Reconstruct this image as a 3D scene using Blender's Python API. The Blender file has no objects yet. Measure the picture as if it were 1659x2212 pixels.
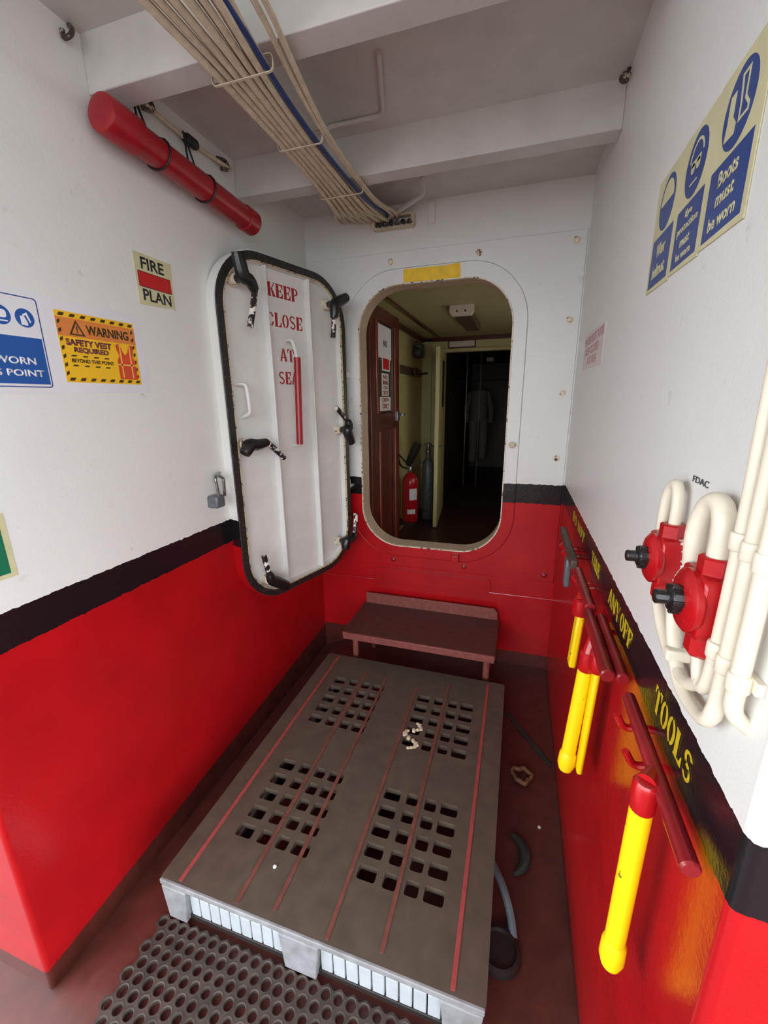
import bpy, bmesh, math, random
from mathutils import Vector, Matrix
from mathutils.geometry import tessellate_polygon

scene = bpy.context.scene
COL = scene.collection
rnd = random.Random(7)
PI = math.pi

# ------------------------------------------------------------------ camera
cam_d = bpy.data.cameras.new('camera')
cam = bpy.data.objects.new('camera', cam_d)
COL.objects.link(cam)
cam_d.sensor_fit = 'HORIZONTAL'
cam_d.sensor_width = 36.0
cam_d.lens = 901.2 / 1659.0 * 36.0
cam_d.clip_start = 0.02
_r = Vector((0.95317885, 0.30217378, -0.01187800))
_d = Vector((0.06709003, -0.24960208, -0.96602160))
_f = Vector((-0.29487117, 0.91999446, -0.25818828))
cam.matrix_world = Matrix(((_r.x, -_d.x, -_f.x, 0.0), (_r.y, -_d.y, -_f.y, 0.0), (_r.z, -_d.z, -_f.z, 1.53), (0, 0, 0, 1)))
scene.camera = cam

# ------------------------------------------------------------------ light
world = bpy.data.worlds.new('world')
scene.world = world
world.use_nodes = True
wn = world.node_tree
wn.nodes.clear()
w_out = wn.nodes.new('ShaderNodeOutputWorld')
w_bg = wn.nodes.new('ShaderNodeBackground')
w_tc = wn.nodes.new('ShaderNodeTexCoord')
w_sep = wn.nodes.new('ShaderNodeSeparateXYZ')
w_ramp = wn.nodes.new('ShaderNodeValToRGB')
wn.links.new(w_tc.outputs['Generated'], w_sep.inputs[0])
wn.links.new(w_sep.outputs['Z'], w_ramp.inputs[0])
e = w_ramp.color_ramp.elements
e[0].position = 0.0; e[0].color = (0.30, 0.32, 0.34, 1)          # sea below the horizon
e[1].position = 1.0; e[1].color = (0.75, 0.88, 1.0, 1)
n_ = w_ramp.color_ramp.elements.new(0.02); n_.color = (0.90, 0.955, 1.0, 1)
n_ = w_ramp.color_ramp.elements.new(0.45); n_.color = (0.88, 0.94, 1.0, 1)
wn.links.new(w_ramp.outputs[0], w_bg.inputs['Color'])
w_bg.inputs['Strength'].default_value = 5.0
wn.links.new(w_bg.outputs[0], w_out.inputs[0])

scene.view_settings.view_transform = 'Standard'
scene.view_settings.look = 'None'
scene.view_settings.gamma = 1.0
scene.view_settings.use_curve_mapping = False
scene.view_settings.exposure = 0.75
scene.cycles.use_denoising = True
scene.cycles.max_bounces = 12
scene.cycles.diffuse_bounces = 8

# weak unseen fill lamp added to brighten the room behind the hatch
il = bpy.data.lights.new('room_fill_light', 'AREA')
il.shape = 'RECTANGLE'; il.size = 0.7; il.size_y = 1.6; il.energy = 3.0; il.color = (1.0, 0.95, 0.8)
ilo = bpy.data.objects.new('room_fill_light', il)
COL.objects.link(ilo)
ilo.location = (0.48, 3.5, 1.3); ilo.rotation_euler = (0, math.radians(90), 0)

# ------------------------------------------------------------------ materials
def lin(c):
    c = c / 255.0
    return c / 12.92 if c <= 0.04045 else ((c + 0.055) / 1.055) ** 2.4
def rgb(r, g, b):
    return (lin(r), lin(g), lin(b), 1.0)

class NT:
    def __init__(s, name):
        s.m = bpy.data.materials.new(name)
        s.m.use_nodes = True
        s.t = s.m.node_tree
        s.b = s.t.nodes['Principled BSDF']
    def n(s, typ, **kw):
        x = s.t.nodes.new(typ)
        for k, v in kw.items():
            setattr(x, k, v)
        return x
    def l(s, a, b):
        s.t.links.new(a, b)
    def math(s, op, a, b=None, clamp=False):
        x = s.n('ShaderNodeMath', operation=op)
        x.use_clamp = clamp
        for i, v in enumerate((a, b)):
            if v is None: continue
            if isinstance(v, (int, float)): x.inputs[i].default_value = v
            else: s.l(v, x.inputs[i])
        return x.outputs[0]
    def mix(s, fac, a, b):
        x = s.n('ShaderNodeMix', data_type='RGBA')
        for sock, v in ((x.inputs[0], fac), (x.inputs[6], a), (x.inputs[7], b)):
            if isinstance(v, (int, float, tuple)): sock.default_value = v
            else: s.l(v, sock)
        return x.outputs[2]
    def noise(s, scale, detail=3.0, rough=0.55, vec=None):
        x = s.n('ShaderNodeTexNoise')
        x.inputs['Scale'].default_value = scale
        x.inputs['Detail'].default_value = detail
        x.inputs['Roughness'].default_value = rough
        if vec is None:
            g = s.n('ShaderNodeNewGeometry'); vec = g.outputs['Position']
        s.l(vec, x.inputs['Vector'])
        return x.outputs['Fac']
    def ramp(s, fac, lo, hi):
        x = s.n('ShaderNodeMapRange')
        x.inputs['From Min'].default_value = lo
        x.inputs['From Max'].default_value = hi
        s.l(fac, x.inputs['Value'])
        return x.outputs[0]
    def bump(s, h, strength, dist=0.002):
        x = s.n('ShaderNodeBump')
        x.inputs['Strength'].default_value = strength
        x.inputs['Distance'].default_value = dist
        s.l(h, x.inputs['Height'])
        s.l(x.outputs[0], s.b.inputs['Normal'])
    def done(s, rough=0.5, metal=0.0, spec=0.5):
        if isinstance(rough, (int, float)): s.b.inputs['Roughness'].default_value = rough
        else: s.l(rough, s.b.inputs['Roughness'])
        s.b.inputs['Metallic'].default_value = metal
        s.b.inputs['Specular IOR Level'].default_value = spec
        return s.m

def plain(name, c, rough=0.5, metal=0.0, var=0.12, scale=25.0, bump=0.15, c2=None):
    t = NT(name)
    f = t.noise(scale, 4.0)
    a = c2 if c2 else tuple(x * (1 - var * 2.2) for x in c[:3]) + (1.0,)
    t.l(t.mix(t.ramp(f, 0.3, 0.7), a, c), t.b.inputs['Base Color'])
    if bump: t.bump(f, bump)
    return t.done(rough, metal)

def chipped(name, c, chip, amount=0.5, scale=60.0, rough=0.35, axis_noise=None):
    t = NT(name)
    f = t.noise(scale, 4.0, 0.6)
    k = t.ramp(f, amount, amount + 0.04)
    t.l(t.mix(k, chip, c), t.b.inputs['Base Color'])
    t.bump(f, 0.25)
    return t.done(rough)

XR_ = 0.243
WHITE = rgb(222, 221, 216)
RED = rgb(178, 19, 25)
BLACK = rgb(24, 21, 24)
BROWN = rgb(94, 45, 38)

def painted(name, top, bot, brown_a=None, brown_b=0.0, white=WHITE, red_rough=0.22, bump=0.35):
    """white over a black band over red, the deck's brown carried up at the foot; levels are heights on the wall"""
    t = NT(name)
    g = t.n('ShaderNodeNewGeometry')
    sp = t.n('ShaderNodeSeparateXYZ'); t.l(g.outputs['Position'], sp.inputs[0])
    edge = t.math('MULTIPLY', t.math('SUBTRACT', t.noise(45, 3.0), 0.5), 0.012)
    z = t.math('ADD', sp.outputs['Z'], edge)
    # faint scuffs and dirt on white
    d1 = t.ramp(t.noise(2.2, 5.0, 0.6), 0.35, 0.75)
    d2 = t.ramp(t.noise(16.0, 5.0, 0.65), 0.66, 0.78)
    w1 = t.mix(t.math('MULTIPLY', d1, 0.5), white, tuple(x * 0.90 for x in white[:3]) + (1,))
    w2 = t.mix(t.math('MULTIPLY', d2, 0.42), w1, rgb(150, 138, 126))
    r1 = t.mix(t.ramp(t.noise(5.0, 4.0), 0.35, 0.7), RED, tuple(x * 0.82 for x in RED[:3]) + (1,))
    k1 = t.math('GREATER_THAN', z, top)
    k2 = t.math('GREATER_THAN', z, bot)
    c = t.mix(k2, r1, BLACK)
    c = t.mix(k1, c, w2)
    if brown_a is not None:
        lim = t.math('ADD', t.math('MULTIPLY', sp.outputs['Y'], brown_b), brown_a)
        k3 = t.math('GREATER_THAN', z, lim)
        br = t.mix(t.ramp(t.noise(20, 4.0), 0.3, 0.7), BROWN, tuple(x * 0.7 for x in BROWN[:3]) + (1,))
        c = t.mix(k3, br, c)
    t.l(c, t.b.inputs['Base Color'])
    rr = t.n('ShaderNodeMix', data_type='FLOAT')
    t.l(k1, rr.inputs[0]); rr.inputs[2].default_value = red_rough; rr.inputs[3].default_value = 0.38
    bm_ = t.math('ADD', t.noise(14.0, 4.0), t.math('MULTIPLY', t.noise(160.0, 2.0), 0.25))
    t.bump(bm_, bump, 0.004)
    return t.done(rr.outputs[0])

M = {}
M['wall_left'] = painted('painted_wall_left', 1.042, 0.944, -0.045, 0.05)
M['wall_right'] = painted('painted_wall_right', 1.106, 1.012, 0.03, 0.0)
M['wall_back'] = painted('painted_wall_back', 1.094, 0.990, 0.085, 0.0)
M['wall_added_bulwark'] = painted('added_bulwark_paint', 0.2, 0.1, None)
M['door_edge'] = painted('painted_door_edge', 1.04, 0.92, None)
M['white'] = plain('white_paint', WHITE, 0.36, var=0.04, scale=12)
M['ceiling'] = plain('ceiling_paint', rgb(208, 205, 199), 0.42, var=0.05, scale=9)
M['cream_cable'] = plain('cream_cable', rgb(214, 200, 174), 0.5, var=0.12, scale=40)
M['cream_pipe'] = plain('cream_pipe', rgb(224, 215, 194), 0.38, var=0.05, scale=30)
M['blue_cable'] = plain('blue_cable', rgb(40, 62, 120), 0.45)
M['dirty_cream'] = chipped('dirty_cream', rgb(190, 175, 150), rgb(60, 48, 40), 0.55, 70)
M['red'] = plain('red_gloss', RED, 0.25, var=0.08, scale=20)
_t = NT('red_overspray')
_g = _t.n('ShaderNodeNewGeometry'); _s = _t.n('ShaderNodeSeparateXYZ'); _t.l(_g.outputs['Position'], _s.inputs[0])
_k = _t.math('GREATER_THAN', _t.math('ADD', _s.outputs['X'], _t.math('MULTIPLY', _t.math('SUBTRACT', _t.noise(90, 3.0), 0.5), 0.03)), XR_ - 0.010)
_t.l(_t.mix(_k, tuple(x * 0.9 for x in RED[:3]) + (1,), rgb(226, 220, 208)), _t.b.inputs['Base Color'])
M['red_overspray'] = _t.done(0.28)
M['pipe_red'] = plain('red_tube', rgb(158, 20, 30), 0.35, var=0.10, scale=22)
M['dull_red'] = plain('dull_red', rgb(150, 30, 36), 0.25, var=0.2, scale=12, bump=0.3)  # on crossbars, red darkened to stand in for the black band's reflection
M['yellow'] = chipped('yellow_paint', rgb(245, 208, 10), rgb(120, 95, 20), 0.30, 55, 0.35)
M['label_yellow'] = plain('label_yellow', rgb(245, 200, 20), 0.5, var=0.1)
M['black'] = plain('black_paint', rgb(26, 24, 25), 0.32)
M['gasket'] = chipped('gasket_black', rgb(34, 30, 29), rgb(92, 74, 62), 0.36, 90, 0.45)
M['chip_lever'] = chipped('chipped_lever', rgb(228, 220, 212), rgb(30, 27, 28), 0.52, 38, 0.35)
M['rust_edge'] = chipped('rusty_edge', rgb(196, 178, 142), rgb(92, 68, 48), 0.42, 80, 0.5)
M['dirty_boss'] = chipped('dirty_boss', rgb(224, 212, 190), rgb(110, 84, 60), 0.38, 60, 0.45)
M['rim_edge'] = chipped('rim_edge', rgb(222, 210, 190), rgb(70, 52, 40), 0.40, 45, 0.5)
M['red_bolt'] = plain('red_bolt', rgb(150, 20, 26), 0.3)
M['reveal'] = plain('reveal', rgb(196, 176, 152), 0.5, var=0.1, scale=25)
M['floor'] = plain('deck_paint', rgb(98, 50, 43), 0.42, var=0.18, scale=14, bump=0.3)
M['step'] = plain('step_paint', rgb(92, 56, 50), 0.55, var=0.15, scale=30, bump=0.3)
M['step_edge'] = plain('step_edge', rgb(140, 78, 72), 0.45, var=0.16, scale=40, bump=0.3)
M['pallet'] = plain('pallet_top', rgb(90, 78, 66), 0.55, var=0.14, scale=18, bump=0.25)
M['pallet_side'] = plain('pallet_side', rgb(150, 150, 152), 0.5, var=0.18, scale=22)
M['pallet_slats'] = plain('pallet_slats', rgb(178, 184, 188), 0.5, var=0.06, scale=30)
M['strip'] = plain('red_strip', rgb(165, 72, 70), 0.55, var=0.12, scale=60)
M['strip_worn'] = plain('worn_red_strip', rgb(124, 72, 62), 0.55, var=0.18, scale=40)
M['mat'] = plain('rubber_mat', rgb(74, 62, 54), 0.6, var=0.25, scale=30, bump=0.4)
M['dark'] = plain('dark_paint', rgb(38, 32, 30), 0.55)
M['steel'] = plain('steel', rgb(150, 150, 150), 0.3, metal=0.9)
M['grey_steel'] = plain('grey_steel', rgb(112, 116, 122), 0.45, metal=0.3, var=0.2)
M['brown_steel'] = plain('brown_steel', rgb(96, 80, 68), 0.5, metal=0.2, var=0.2)
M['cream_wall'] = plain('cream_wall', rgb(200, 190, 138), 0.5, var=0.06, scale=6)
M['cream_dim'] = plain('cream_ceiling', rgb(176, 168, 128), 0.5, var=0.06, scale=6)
M['wood'] = plain('dark_wood', rgb(92, 38, 30), 0.28, var=0.2, scale=8)
M['wood_highlight'] = plain('red_wood_highlight', rgb(136, 62, 54), 0.28, var=0.15, scale=10)  # reddish moulding wood, lightened to paint in the stile highlights
M['pane'] = plain('green_pane', rgb(74, 76, 60), 0.12)
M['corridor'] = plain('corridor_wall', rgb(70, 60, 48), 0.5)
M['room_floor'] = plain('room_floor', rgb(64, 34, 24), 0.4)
M['paper'] = plain('paper', rgb(222, 220, 224), 0.5, var=0.04, scale=6, bump=0.05)
M['sign_blue'] = plain('sign_blue', rgb(32, 84, 158), 0.3, var=0.06, scale=5, bump=0)
M['sign_navy'] = plain('sign_navy', rgb(36, 64, 130), 0.35, var=0.06, scale=5, bump=0)
M['sign_white'] = plain('sign_white', rgb(225, 226, 230), 0.4, var=0.02, bump=0)
M['lumi'] = plain('luminescent_board', rgb(206, 200, 158), 0.5, var=0.08, scale=14, bump=0.05)
M['sign_red'] = plain('sign_red', rgb(190, 26, 30), 0.35, var=0.03, bump=0)
M['sign_black'] = plain('sign_black', rgb(26, 26, 36), 0.4, bump=0)
M['sign_yellow'] = plain('sign_yellow', rgb(238, 186, 30), 0.45, var=0.03, bump=0)
M['sign_orange'] = plain('sign_orange', rgb(214, 128, 58), 0.45, var=0.03, bump=0)
M['sign_brown'] = plain('sign_brown', rgb(70, 52, 20), 0.45, bump=0)
M['sign_plum'] = plain('sign_plum', rgb(122, 54, 70), 0.45, var=0.2, scale=90, bump=0)
M['vest'] = plain('vest_orange', rgb(206, 72, 36), 0.45, var=0.05, bump=0)
M['vest_line'] = plain('vest_line', rgb(242, 170, 90), 0.45, var=0.05, bump=0)
M['sign_green'] = plain('sign_green', rgb(16, 108, 76), 0.4, var=0.05, bump=0)
M['stencil_red'] = plain('stencil_red', rgb(168, 22, 34), 0.4, var=0.1, bump=0)
M['stencil_yellow'] = plain('stencil_yellow', rgb(206, 176, 34), 0.4, var=0.12, scale=60, bump=0)
M['faded_red'] = plain('faded_red', rgb(206, 150, 150), 0.5, var=0.12, scale=120, bump=0)
M['faded_board'] = plain('faded_board', rgb(220, 208, 204), 0.5, var=0.05, bump=0)
M['black_rubber'] = plain('black_rubber', rgb(22, 20, 20), 0.5)
M['rope'] = plain('old_rope', rgb(150, 110, 80), 0.7, var=0.3, scale=120, bump=0.5)
M['strap'] = plain('green_strap', rgb(52, 62, 54), 0.6)
M['rag'] = plain('blue_grey_plastic', rgb(120, 140, 148), 0.4)
M['ext_red'] = plain('extinguisher_red', rgb(170, 12, 34), 0.2, var=0.05)
M['lamp_white'] = plain('lamp_white', rgb(218, 208, 200), 0.4, var=0.03)
M['lamp_lens'] = plain('lamp_lens', rgb(96, 84, 70), 0.3)
M['overall'] = plain('shade_toned_cloth', rgb(96, 90, 80), 0.7, var=0.12, scale=10)  # pale suit cloth, darkened to put the corridor's shade into its colour

# ------------------------------------------------------------------ mesh helper
class Fr:
    def __init__(s, o, u, v, n):
        s.o, s.u, s.v, s.n = Vector(o), Vector(u), Vector(v), Vector(n)
    def p(s, a, b, c=0.0):
        return s.o + s.u * a + s.v * b + s.n * c
WORLD = Fr((0, 0, 0), (1, 0, 0), (0, 1, 0), (0, 0, 1))

class MB:
    def __init__(s):
        s.v, s.f, s.mi = [], [], []
        s.cur = 0
    def face(s, idx):
        s.f.append(tuple(idx)); s.mi.append(s.cur)
    def box(s, x0, x1, y0, y1, z0, z1, fr=WORLD):
        b = len(s.v)
        for c in (z0, z1):
            for (a, d) in ((x0, y0), (x1, y0), (x1, y1), (x0, y1)):
                s.v.append(fr.p(a, d, c))
        for q in ((0, 3, 2, 1), (4, 5, 6, 7), (0, 1, 5, 4), (1, 2, 6, 5), (2, 3, 7, 6), (3, 0, 4, 7)):
            s.face([b + i for i in q])
        return s
    def prism(s, poly, c0, c1, fr=WORLD, holes=()):
        loops = [list(poly)] + [list(h) for h in holes]
        flat = [p for l in loops for p in l]
        tris = tessellate_polygon([[Vector((p[0], p[1], 0)) for p in l] for l in loops])
        b = len(s.v); n = len(flat)
        for c in (c0, c1):
            for p in flat: s.v.append(fr.p(p[0], p[1], c))
        for t in tris:
            a, d, e_ = t
            P, Q, R_ = flat[a], flat[d], flat[e_]
            cr = (Q[0] - P[0]) * (R_[1] - P[1]) - (Q[1] - P[1]) * (R_[0] - P[0])
            if abs(cr) < 1e-14: continue
            if cr < 0: a, e_ = e_, a
            s.face((b + n + a, b + n + d, b + n + e_))
            s.face((b + e_, b + d, b + a))
        k = 0
        for li, l in enumerate(loops):
            ar = sum(l[i][0] * l[(i + 1) % len(l)][1] - l[(i + 1) % len(l)][0] * l[i][1] for i in range(len(l)))
            m = len(l)
            for i in range(m):
                j = (i + 1) % m
                q = (b + k + i, b + k + j, b + n + k + j, b + n + k + i)
                if (ar < 0) != (li > 0): q = q[::-1]
                s.face(q)
            k += m
        return s
    def flat(s, poly, c, fr=WORLD):
        return s.prism(poly, c - 0.0004, c, fr)
    def tube(s, pts, r, n=12, cap=True):
        pts = [Vector(p) for p in pts]
        rs = list(r) if isinstance(r, (list, tuple)) else [r] * len(pts)
        b = len(s.v)
        tang = []
        for i in range(len(pts)):
            a = pts[max(i - 1, 0)]; c = pts[min(i + 1, len(pts) - 1)]
            d = (c - a)
            tang.append(d.normalized() if d.length > 1e-9 else (tang[-1] if tang else Vector((0, 0, 1))))
        up = Vector((0, 0, 1)) if abs(tang[0].z) < 0.9 else Vector((1, 0, 0))
        x = tang[0].cross(up).normalized()
        for i, p in enumerate(pts):
            t = tang[i]
            x = (x - t * x.dot(t)).normalized()
            y = t.cross(x)
            for k in range(n):
                a = 2 * PI * k / n
                s.v.append(p + (x * math.cos(a) + y * math.sin(a)) * rs[i])
        for i in range(len(pts) - 1):
            for k in range(n):
                k2 = (k + 1) % n
                s.face((b + i * n + k, b + i * n + k2, b + (i + 1) * n + k2, b + (i + 1) * n + k))
        if cap:
            s.face([b + k for k in range(n)][::-1])
            s.face([b + (len(pts) - 1) * n + k for k in range(n)])
        return s
    def cyl(s, p0, p1, r, n=20):
        return s.tube([p0, p1], r, n)
    def lathe(s, prof, o, ax, n=24):
        """prof: (radius, distance along ax)"""
        o = Vector(o); ax = Vector(ax).normalized()
        return s.tube_exact([(o + ax * h, r) for r, h in prof], ax, n)
    def tube_exact(s, pr, ax, n):
        b = len(s.v)
        up = Vector((0, 0, 1)) if abs(ax.z) < 0.9 else Vector((1, 0, 0))
        x = ax.cross(up).normalized(); y = ax.cross(x)
        for p, r in pr:
            for k in range(n):
                a = 2 * PI * k / n
                s.v.append(p + (x * math.cos(a) + y * math.sin(a)) * max(r, 1e-5))
        for i in range(len(pr) - 1):
            for k in range(n):
                k2 = (k + 1) % n
                s.face((b + i * n + k, b + i * n + k2, b + (i + 1) * n + k2, b + (i + 1) * n + k))
        s.face([b + k for k in range(n)][::-1])
        s.face([b + (len(pr) - 1) * n + k for k in range(n)])
        return s
    def build(s, name, mat, parent=None, bevel=0.0, sharp=35, seg=2):
        me = bpy.data.meshes.new(name)
        me.from_pydata([tuple(v) for v in s.v], [], s.f)
        bm = bmesh.new(); bm.from_mesh(me)
        bmesh.ops.recalc_face_normals(bm, faces=bm.faces)
        bm.to_mesh(me); bm.free()
        for m in (mat if isinstance(mat, (list, tuple)) else [mat]):
            me.materials.append(m)
        if len(me.materials) > 1:
            for p, i in zip(me.polygons, s.mi): p.material_index = i
        for p in me.polygons: p.use_smooth = True
        me.set_sharp_from_angle(angle=math.radians(sharp))
        o = bpy.data.objects.new(name, me)
        COL.objects.link(o)
        if bevel:
            bv = o.modifiers.new('bevel', 'BEVEL')
            bv.width = bevel; bv.segments = seg; bv.limit_method = 'ANGLE'; bv.angle_limit = math.radians(40)
        if parent is not None: put(o, parent)
        return o

def put(o, parent):
    o.parent = parent
    o.matrix_parent_inverse = parent.matrix_world.inverted()

def thing(name, label, cat, loc, group=None):
    o = bpy.data.objects.new(name, None)
    o.empty_display_size = 0.05
    o.location = loc
    COL.objects.link(o)
    bpy.context.view_layer.update()
    return tag(o, label, cat, group)
def tag(o, label, cat, group=None):
    o['label'] = label; o['category'] = cat; o['kind'] = 'thing'
    if group: o['group'] = group
    return o
def struct(o, label=None):
    o['kind'] = 'structure'
    if label: o['label'] = label
    return o

def rrect(x0, x1, y0, y1, r, n=10):
    P = []
    for cx_, cy_, a0 in ((x1 - r, y0 + r, -90), (x1 - r, y1 - r, 0), (x0 + r, y1 - r, 90), (x0 + r, y0 + r, 180)):
        for i in range(n + 1):
            a = math.radians(a0 + 90 * i / n)
            P.append((cx_ + r * math.cos(a), cy_ + r * math.sin(a)))
    return P
def rect(x0, x1, y0, y1):
    return [(x0, y0), (x1, y0), (x1, y1), (x0, y1)]
def circ(x, y, r, n=28, sx=1.0):
    return [(x + r * sx * math.cos(2 * PI * i / n), y + r * math.sin(2 * PI * i / n)) for i in range(n)]
def smooth(pts, it=2):
    pts = [Vector(p) for p in pts]
    for _ in range(it):
        q = [pts[0]]
        for a, b in zip(pts[:-1], pts[1:]):
            q += [a.lerp(b, 0.25), a.lerp(b, 0.75)]
        q.append(pts[-1]); pts = q
    return pts
def bend(pts, r, n=6):
    """polyline with rounded corners"""
    pts = [Vector(p) for p in pts]
    out = [pts[0]]
    for a, b, c in zip(pts[:-2], pts[1:-1], pts[2:]):
        d1 = (a - b); d2 = (c - b)
        k = min(r, d1.length * 0.49, d2.length * 0.49)
        p1 = b + d1.normalized() * k; p2 = b + d2.normalized() * k
        for i in range(n + 1):
            t = i / n
            out.append(p1.lerp(b, t).lerp(b.lerp(p2, t), t))
    out.append(pts[-1])
    return out

_deps = None
def text(name, s, box, fr, c, mat, parent, bold=0.012, depth=0.0004, rows=None):
    """lettering from the built-in sans face, fitted to a box on a frame; several rows make one mesh"""
    for st, bx in (rows if rows else [(s, box)]):
        mb = MB()
        cu = bpy.data.curves.new('t', 'FONT')
        cu.body = st; cu.size = 1.0; cu.offset = bold; cu.resolution_u = 3
        ob = bpy.data.objects.new('t', cu)
        COL.objects.link(ob)
        dg = bpy.context.evaluated_depsgraph_get()
        me = bpy.data.meshes.new_from_object(ob.evaluated_get(dg))
        vs = [v.co.copy() for v in me.vertices]
        x0 = min(v.x for v in vs); x1 = max(v.x for v in vs); y0 = min(v.y for v in vs); y1 = max(v.y for v in vs)
        u0, u1, v0, v1 = bx
        b = len(mb.v)
        for v in vs:
            mb.v.append(fr.p(u0 + (v.x - x0) / (x1 - x0) * (u1 - u0), v0 + (v.y - y0) / (y1 - y0) * (v1 - v0), c))
        for p in me.polygons: mb.face([b + i for i in p.vertices])
        bpy.data.objects.remove(ob); bpy.data.curves.remove(cu); bpy.data.meshes.remove(me)
        o = mb.build(name, mat, parent)
        so = o.modifiers.new('thick', 'SOLIDIFY'); so.thickness = depth; so.offset = 0

# stencil capitals: polygons in a unit cell, cut by the bridges of a stencil plate
def _arc(cx_, cy_, rx, ry, a0, a1, w, n=9):
    o_ = [(cx_ + rx * math.cos(math.radians(a0 + (a1 - a0) * i / n)), cy_ + ry * math.sin(math.radians(a0 + (a1 - a0) * i / n))) for i in range(n + 1)]
    i_ = [(cx_ + (rx - w) * math.cos(math.radians(a0 + (a1 - a0) * i / n)), cy_ + (ry - 0.10) * math.sin(math.radians(a0 + (a1 - a0) * i / n))) for i in range(n + 1)]
    return o_ + i_[::-1]
_stem = [(0.0, 0), (0.46, 0), (0.46, 0.05), (0.41, 0.07), (0.41, 0.93), (0.46, 0.95), (0.46, 1), (0.0, 1), (0.0, 0.95), (0.06, 0.93), (0.06, 0.07), (0.0, 0.05)]
_top = [(0.50, 0.93), (0.50, 1), (0.95, 1), (0.95, 0.66), (0.86, 0.66), (0.74, 0.88), (0.50, 0.90)]
_bot = [(0.50, 0.0), (0.95, 0.0), (0.95, 0.36), (0.86, 0.36), (0.74, 0.12), (0.50, 0.10)]
_mid = [(0.42, 0.47), (0.62, 0.46), (0.68, 0.36), (0.72, 0.36), (0.72, 0.66), (0.68, 0.66), (0.62, 0.55), (0.42, 0.54)]
GL = {
 'E': [_stem, _top, _mid, _bot], 'F': [_stem, _top, _mid], 'L': [_stem, _bot],
 'K': [_stem, [(0.42, 0.50), (0.82, 0.95), (0.72, 1), (0.98, 1), (0.58, 0.56)], [(0.46, 0.56), (0.62, 0.60), (1.0, 0.05), (1.0, 0), (0.66, 0)]],
 'P': [_stem, _arc(0.48, 0.72, 0.46, 0.28, -88, 88, 0.22)],
 'D': [_stem, _arc(0.46, 0.5, 0.50, 0.5, -88, 88, 0.24)],
 'O': [_arc(0.5, 0.5, 0.48, 0.5, -80, 80, 0.26), _arc(0.5, 0.5, 0.48, 0.5, 100, 260, 0.26)],
 'C': [_arc(0.54, 0.5, 0.50, 0.5, 100, 260, 0.26), _arc(0.5, 0.5, 0.46, 0.5, 22, 80, 0.20), _arc(0.5, 0.5, 0.46, 0.5, -80, -22, 0.20)],
 'S': [_arc(0.5, 0.74, 0.42, 0.26, 20, 250, 0.20), _arc(0.5, 0.26, 0.42, 0.26, -160, 70, 0.20), [(0.22, 0.62), (0.36, 0.46), (0.80, 0.36), (0.66, 0.56)]],
 'A': [[(0.0, 0), (0.30, 0), (0.24, 0.07), (0.47, 0.80), (0.44, 1), (0.40, 1)], [(0.50, 1), (0.62, 1), (1.0, 0), (0.62, 0), (0.66, 0.07), (0.48, 0.80)], [(0.28, 0.26), (0.62, 0.26), (0.60, 0.33), (0.30, 0.33)]],
 'T': [[(0.32, 0), (0.68, 0), (0.64, 0.05), (0.64, 0.92), (0.36, 0.92), (0.36, 0.05)], [(0.0, 1), (0.30, 1), (0.30, 0.93), (0.14, 0.88), (0.06, 0.68), (0.0, 0.68)], [(0.70, 1), (1.0, 1), (1.0, 0.68), (0.94, 0.68), (0.86, 0.88), (0.70, 0.93)]],
 'N': [[(0.0, 0), (0.20, 0), (0.16, 0.06), (0.16, 0.88), (0.04, 0.88), (0.04, 0.06)], [(0.0, 1), (0.28, 1), (0.78, 0.22), (0.78, 0.0), (0.66, 0.0)], [(0.82, 0.12), (0.96, 0.12), (0.96, 0.94), (1.0, 1), (0.78, 1), (0.82, 0.94)]],
 'Y': [[(0.34, 0), (0.66, 0), (0.62, 0.06), (0.62, 0.40), (0.38, 0.40), (0.38, 0.06)], [(0.0, 1), (0.36, 1), (0.56, 0.46), (0.40, 0.44)], [(0.64, 0.48), (0.86, 0.94), (0.78, 1), (1.0, 1)]],
 'U': [[(0.0, 1), (0.40, 1), (0.36, 0.95), (0.36, 0.2), (0.46, 0.08), (0.46, 0), (0.16, 0.06), (0.06, 0.25), (0.06, 0.95)], [(0.52, 0), (0.52, 0.08), (0.74, 0.2), (0.78, 0.95), (0.70, 1), (1.0, 1), (0.92, 0.95), (0.90, 0.22), (0.80, 0.06)]],
}
def stencil(name, rows, fr, c, mat, parent, gap=0.07):
    for st, (u0, u1, v0, v1) in rows:
        mb = MB()
        n = sum(0.55 if ch == ' ' else 1.0 for ch in st) + gap * (len(st) - 1)
        k = (u1 - u0) / n
        x = u0
        for ch in st:
            if ch == ' ':
                x += k * (0.55 + gap); continue
            for poly in GL[ch]:
                mb.flat([(x + p[0] * k, v0 + p[1] * (v1 - v0)) for p in poly], c, fr)
            x += k * (1 + gap)
        mb.build(name, mat, parent)

# ------------------------------------------------------------------ frames of the walls
XL, XR, YB = -1.165, 0.243, 2.3
LW = Fr((XL, 0, 0), (0, 1, 0), (0, 0, 1), (1, 0, 0))      # (y, z, off the wall)
RW = Fr((XR, 0, 0), (0, -1, 0), (0, 0, 1), (-1, 0, 0))    # (-y, z, off the wall)
BW = Fr((0, YB, 0), (1, 0, 0), (0, 0, 1), (0, -1, 0))     # (x, z, off the wall)
DZ = Fr((0, 0, 0), (0, 1, 0), (0, 0, 1), (1, 0, 0))       # section in (y, z) extruded along x

# ------------------------------------------------------------------ setting
fl = MB()
fl.prism([(-1.168, -0.09), (-0.97, 0.0), (2.4, 0.0), (2.4, -0.2), (-3.2, -0.2), (-3.2, -0.09)], -2.75, 2.36, Fr((0, 0, 0), (1, 0, 0), (0, 0, 1), (0, 1, 0)))
struct(fl.build('floor', M['floor']))

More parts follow.
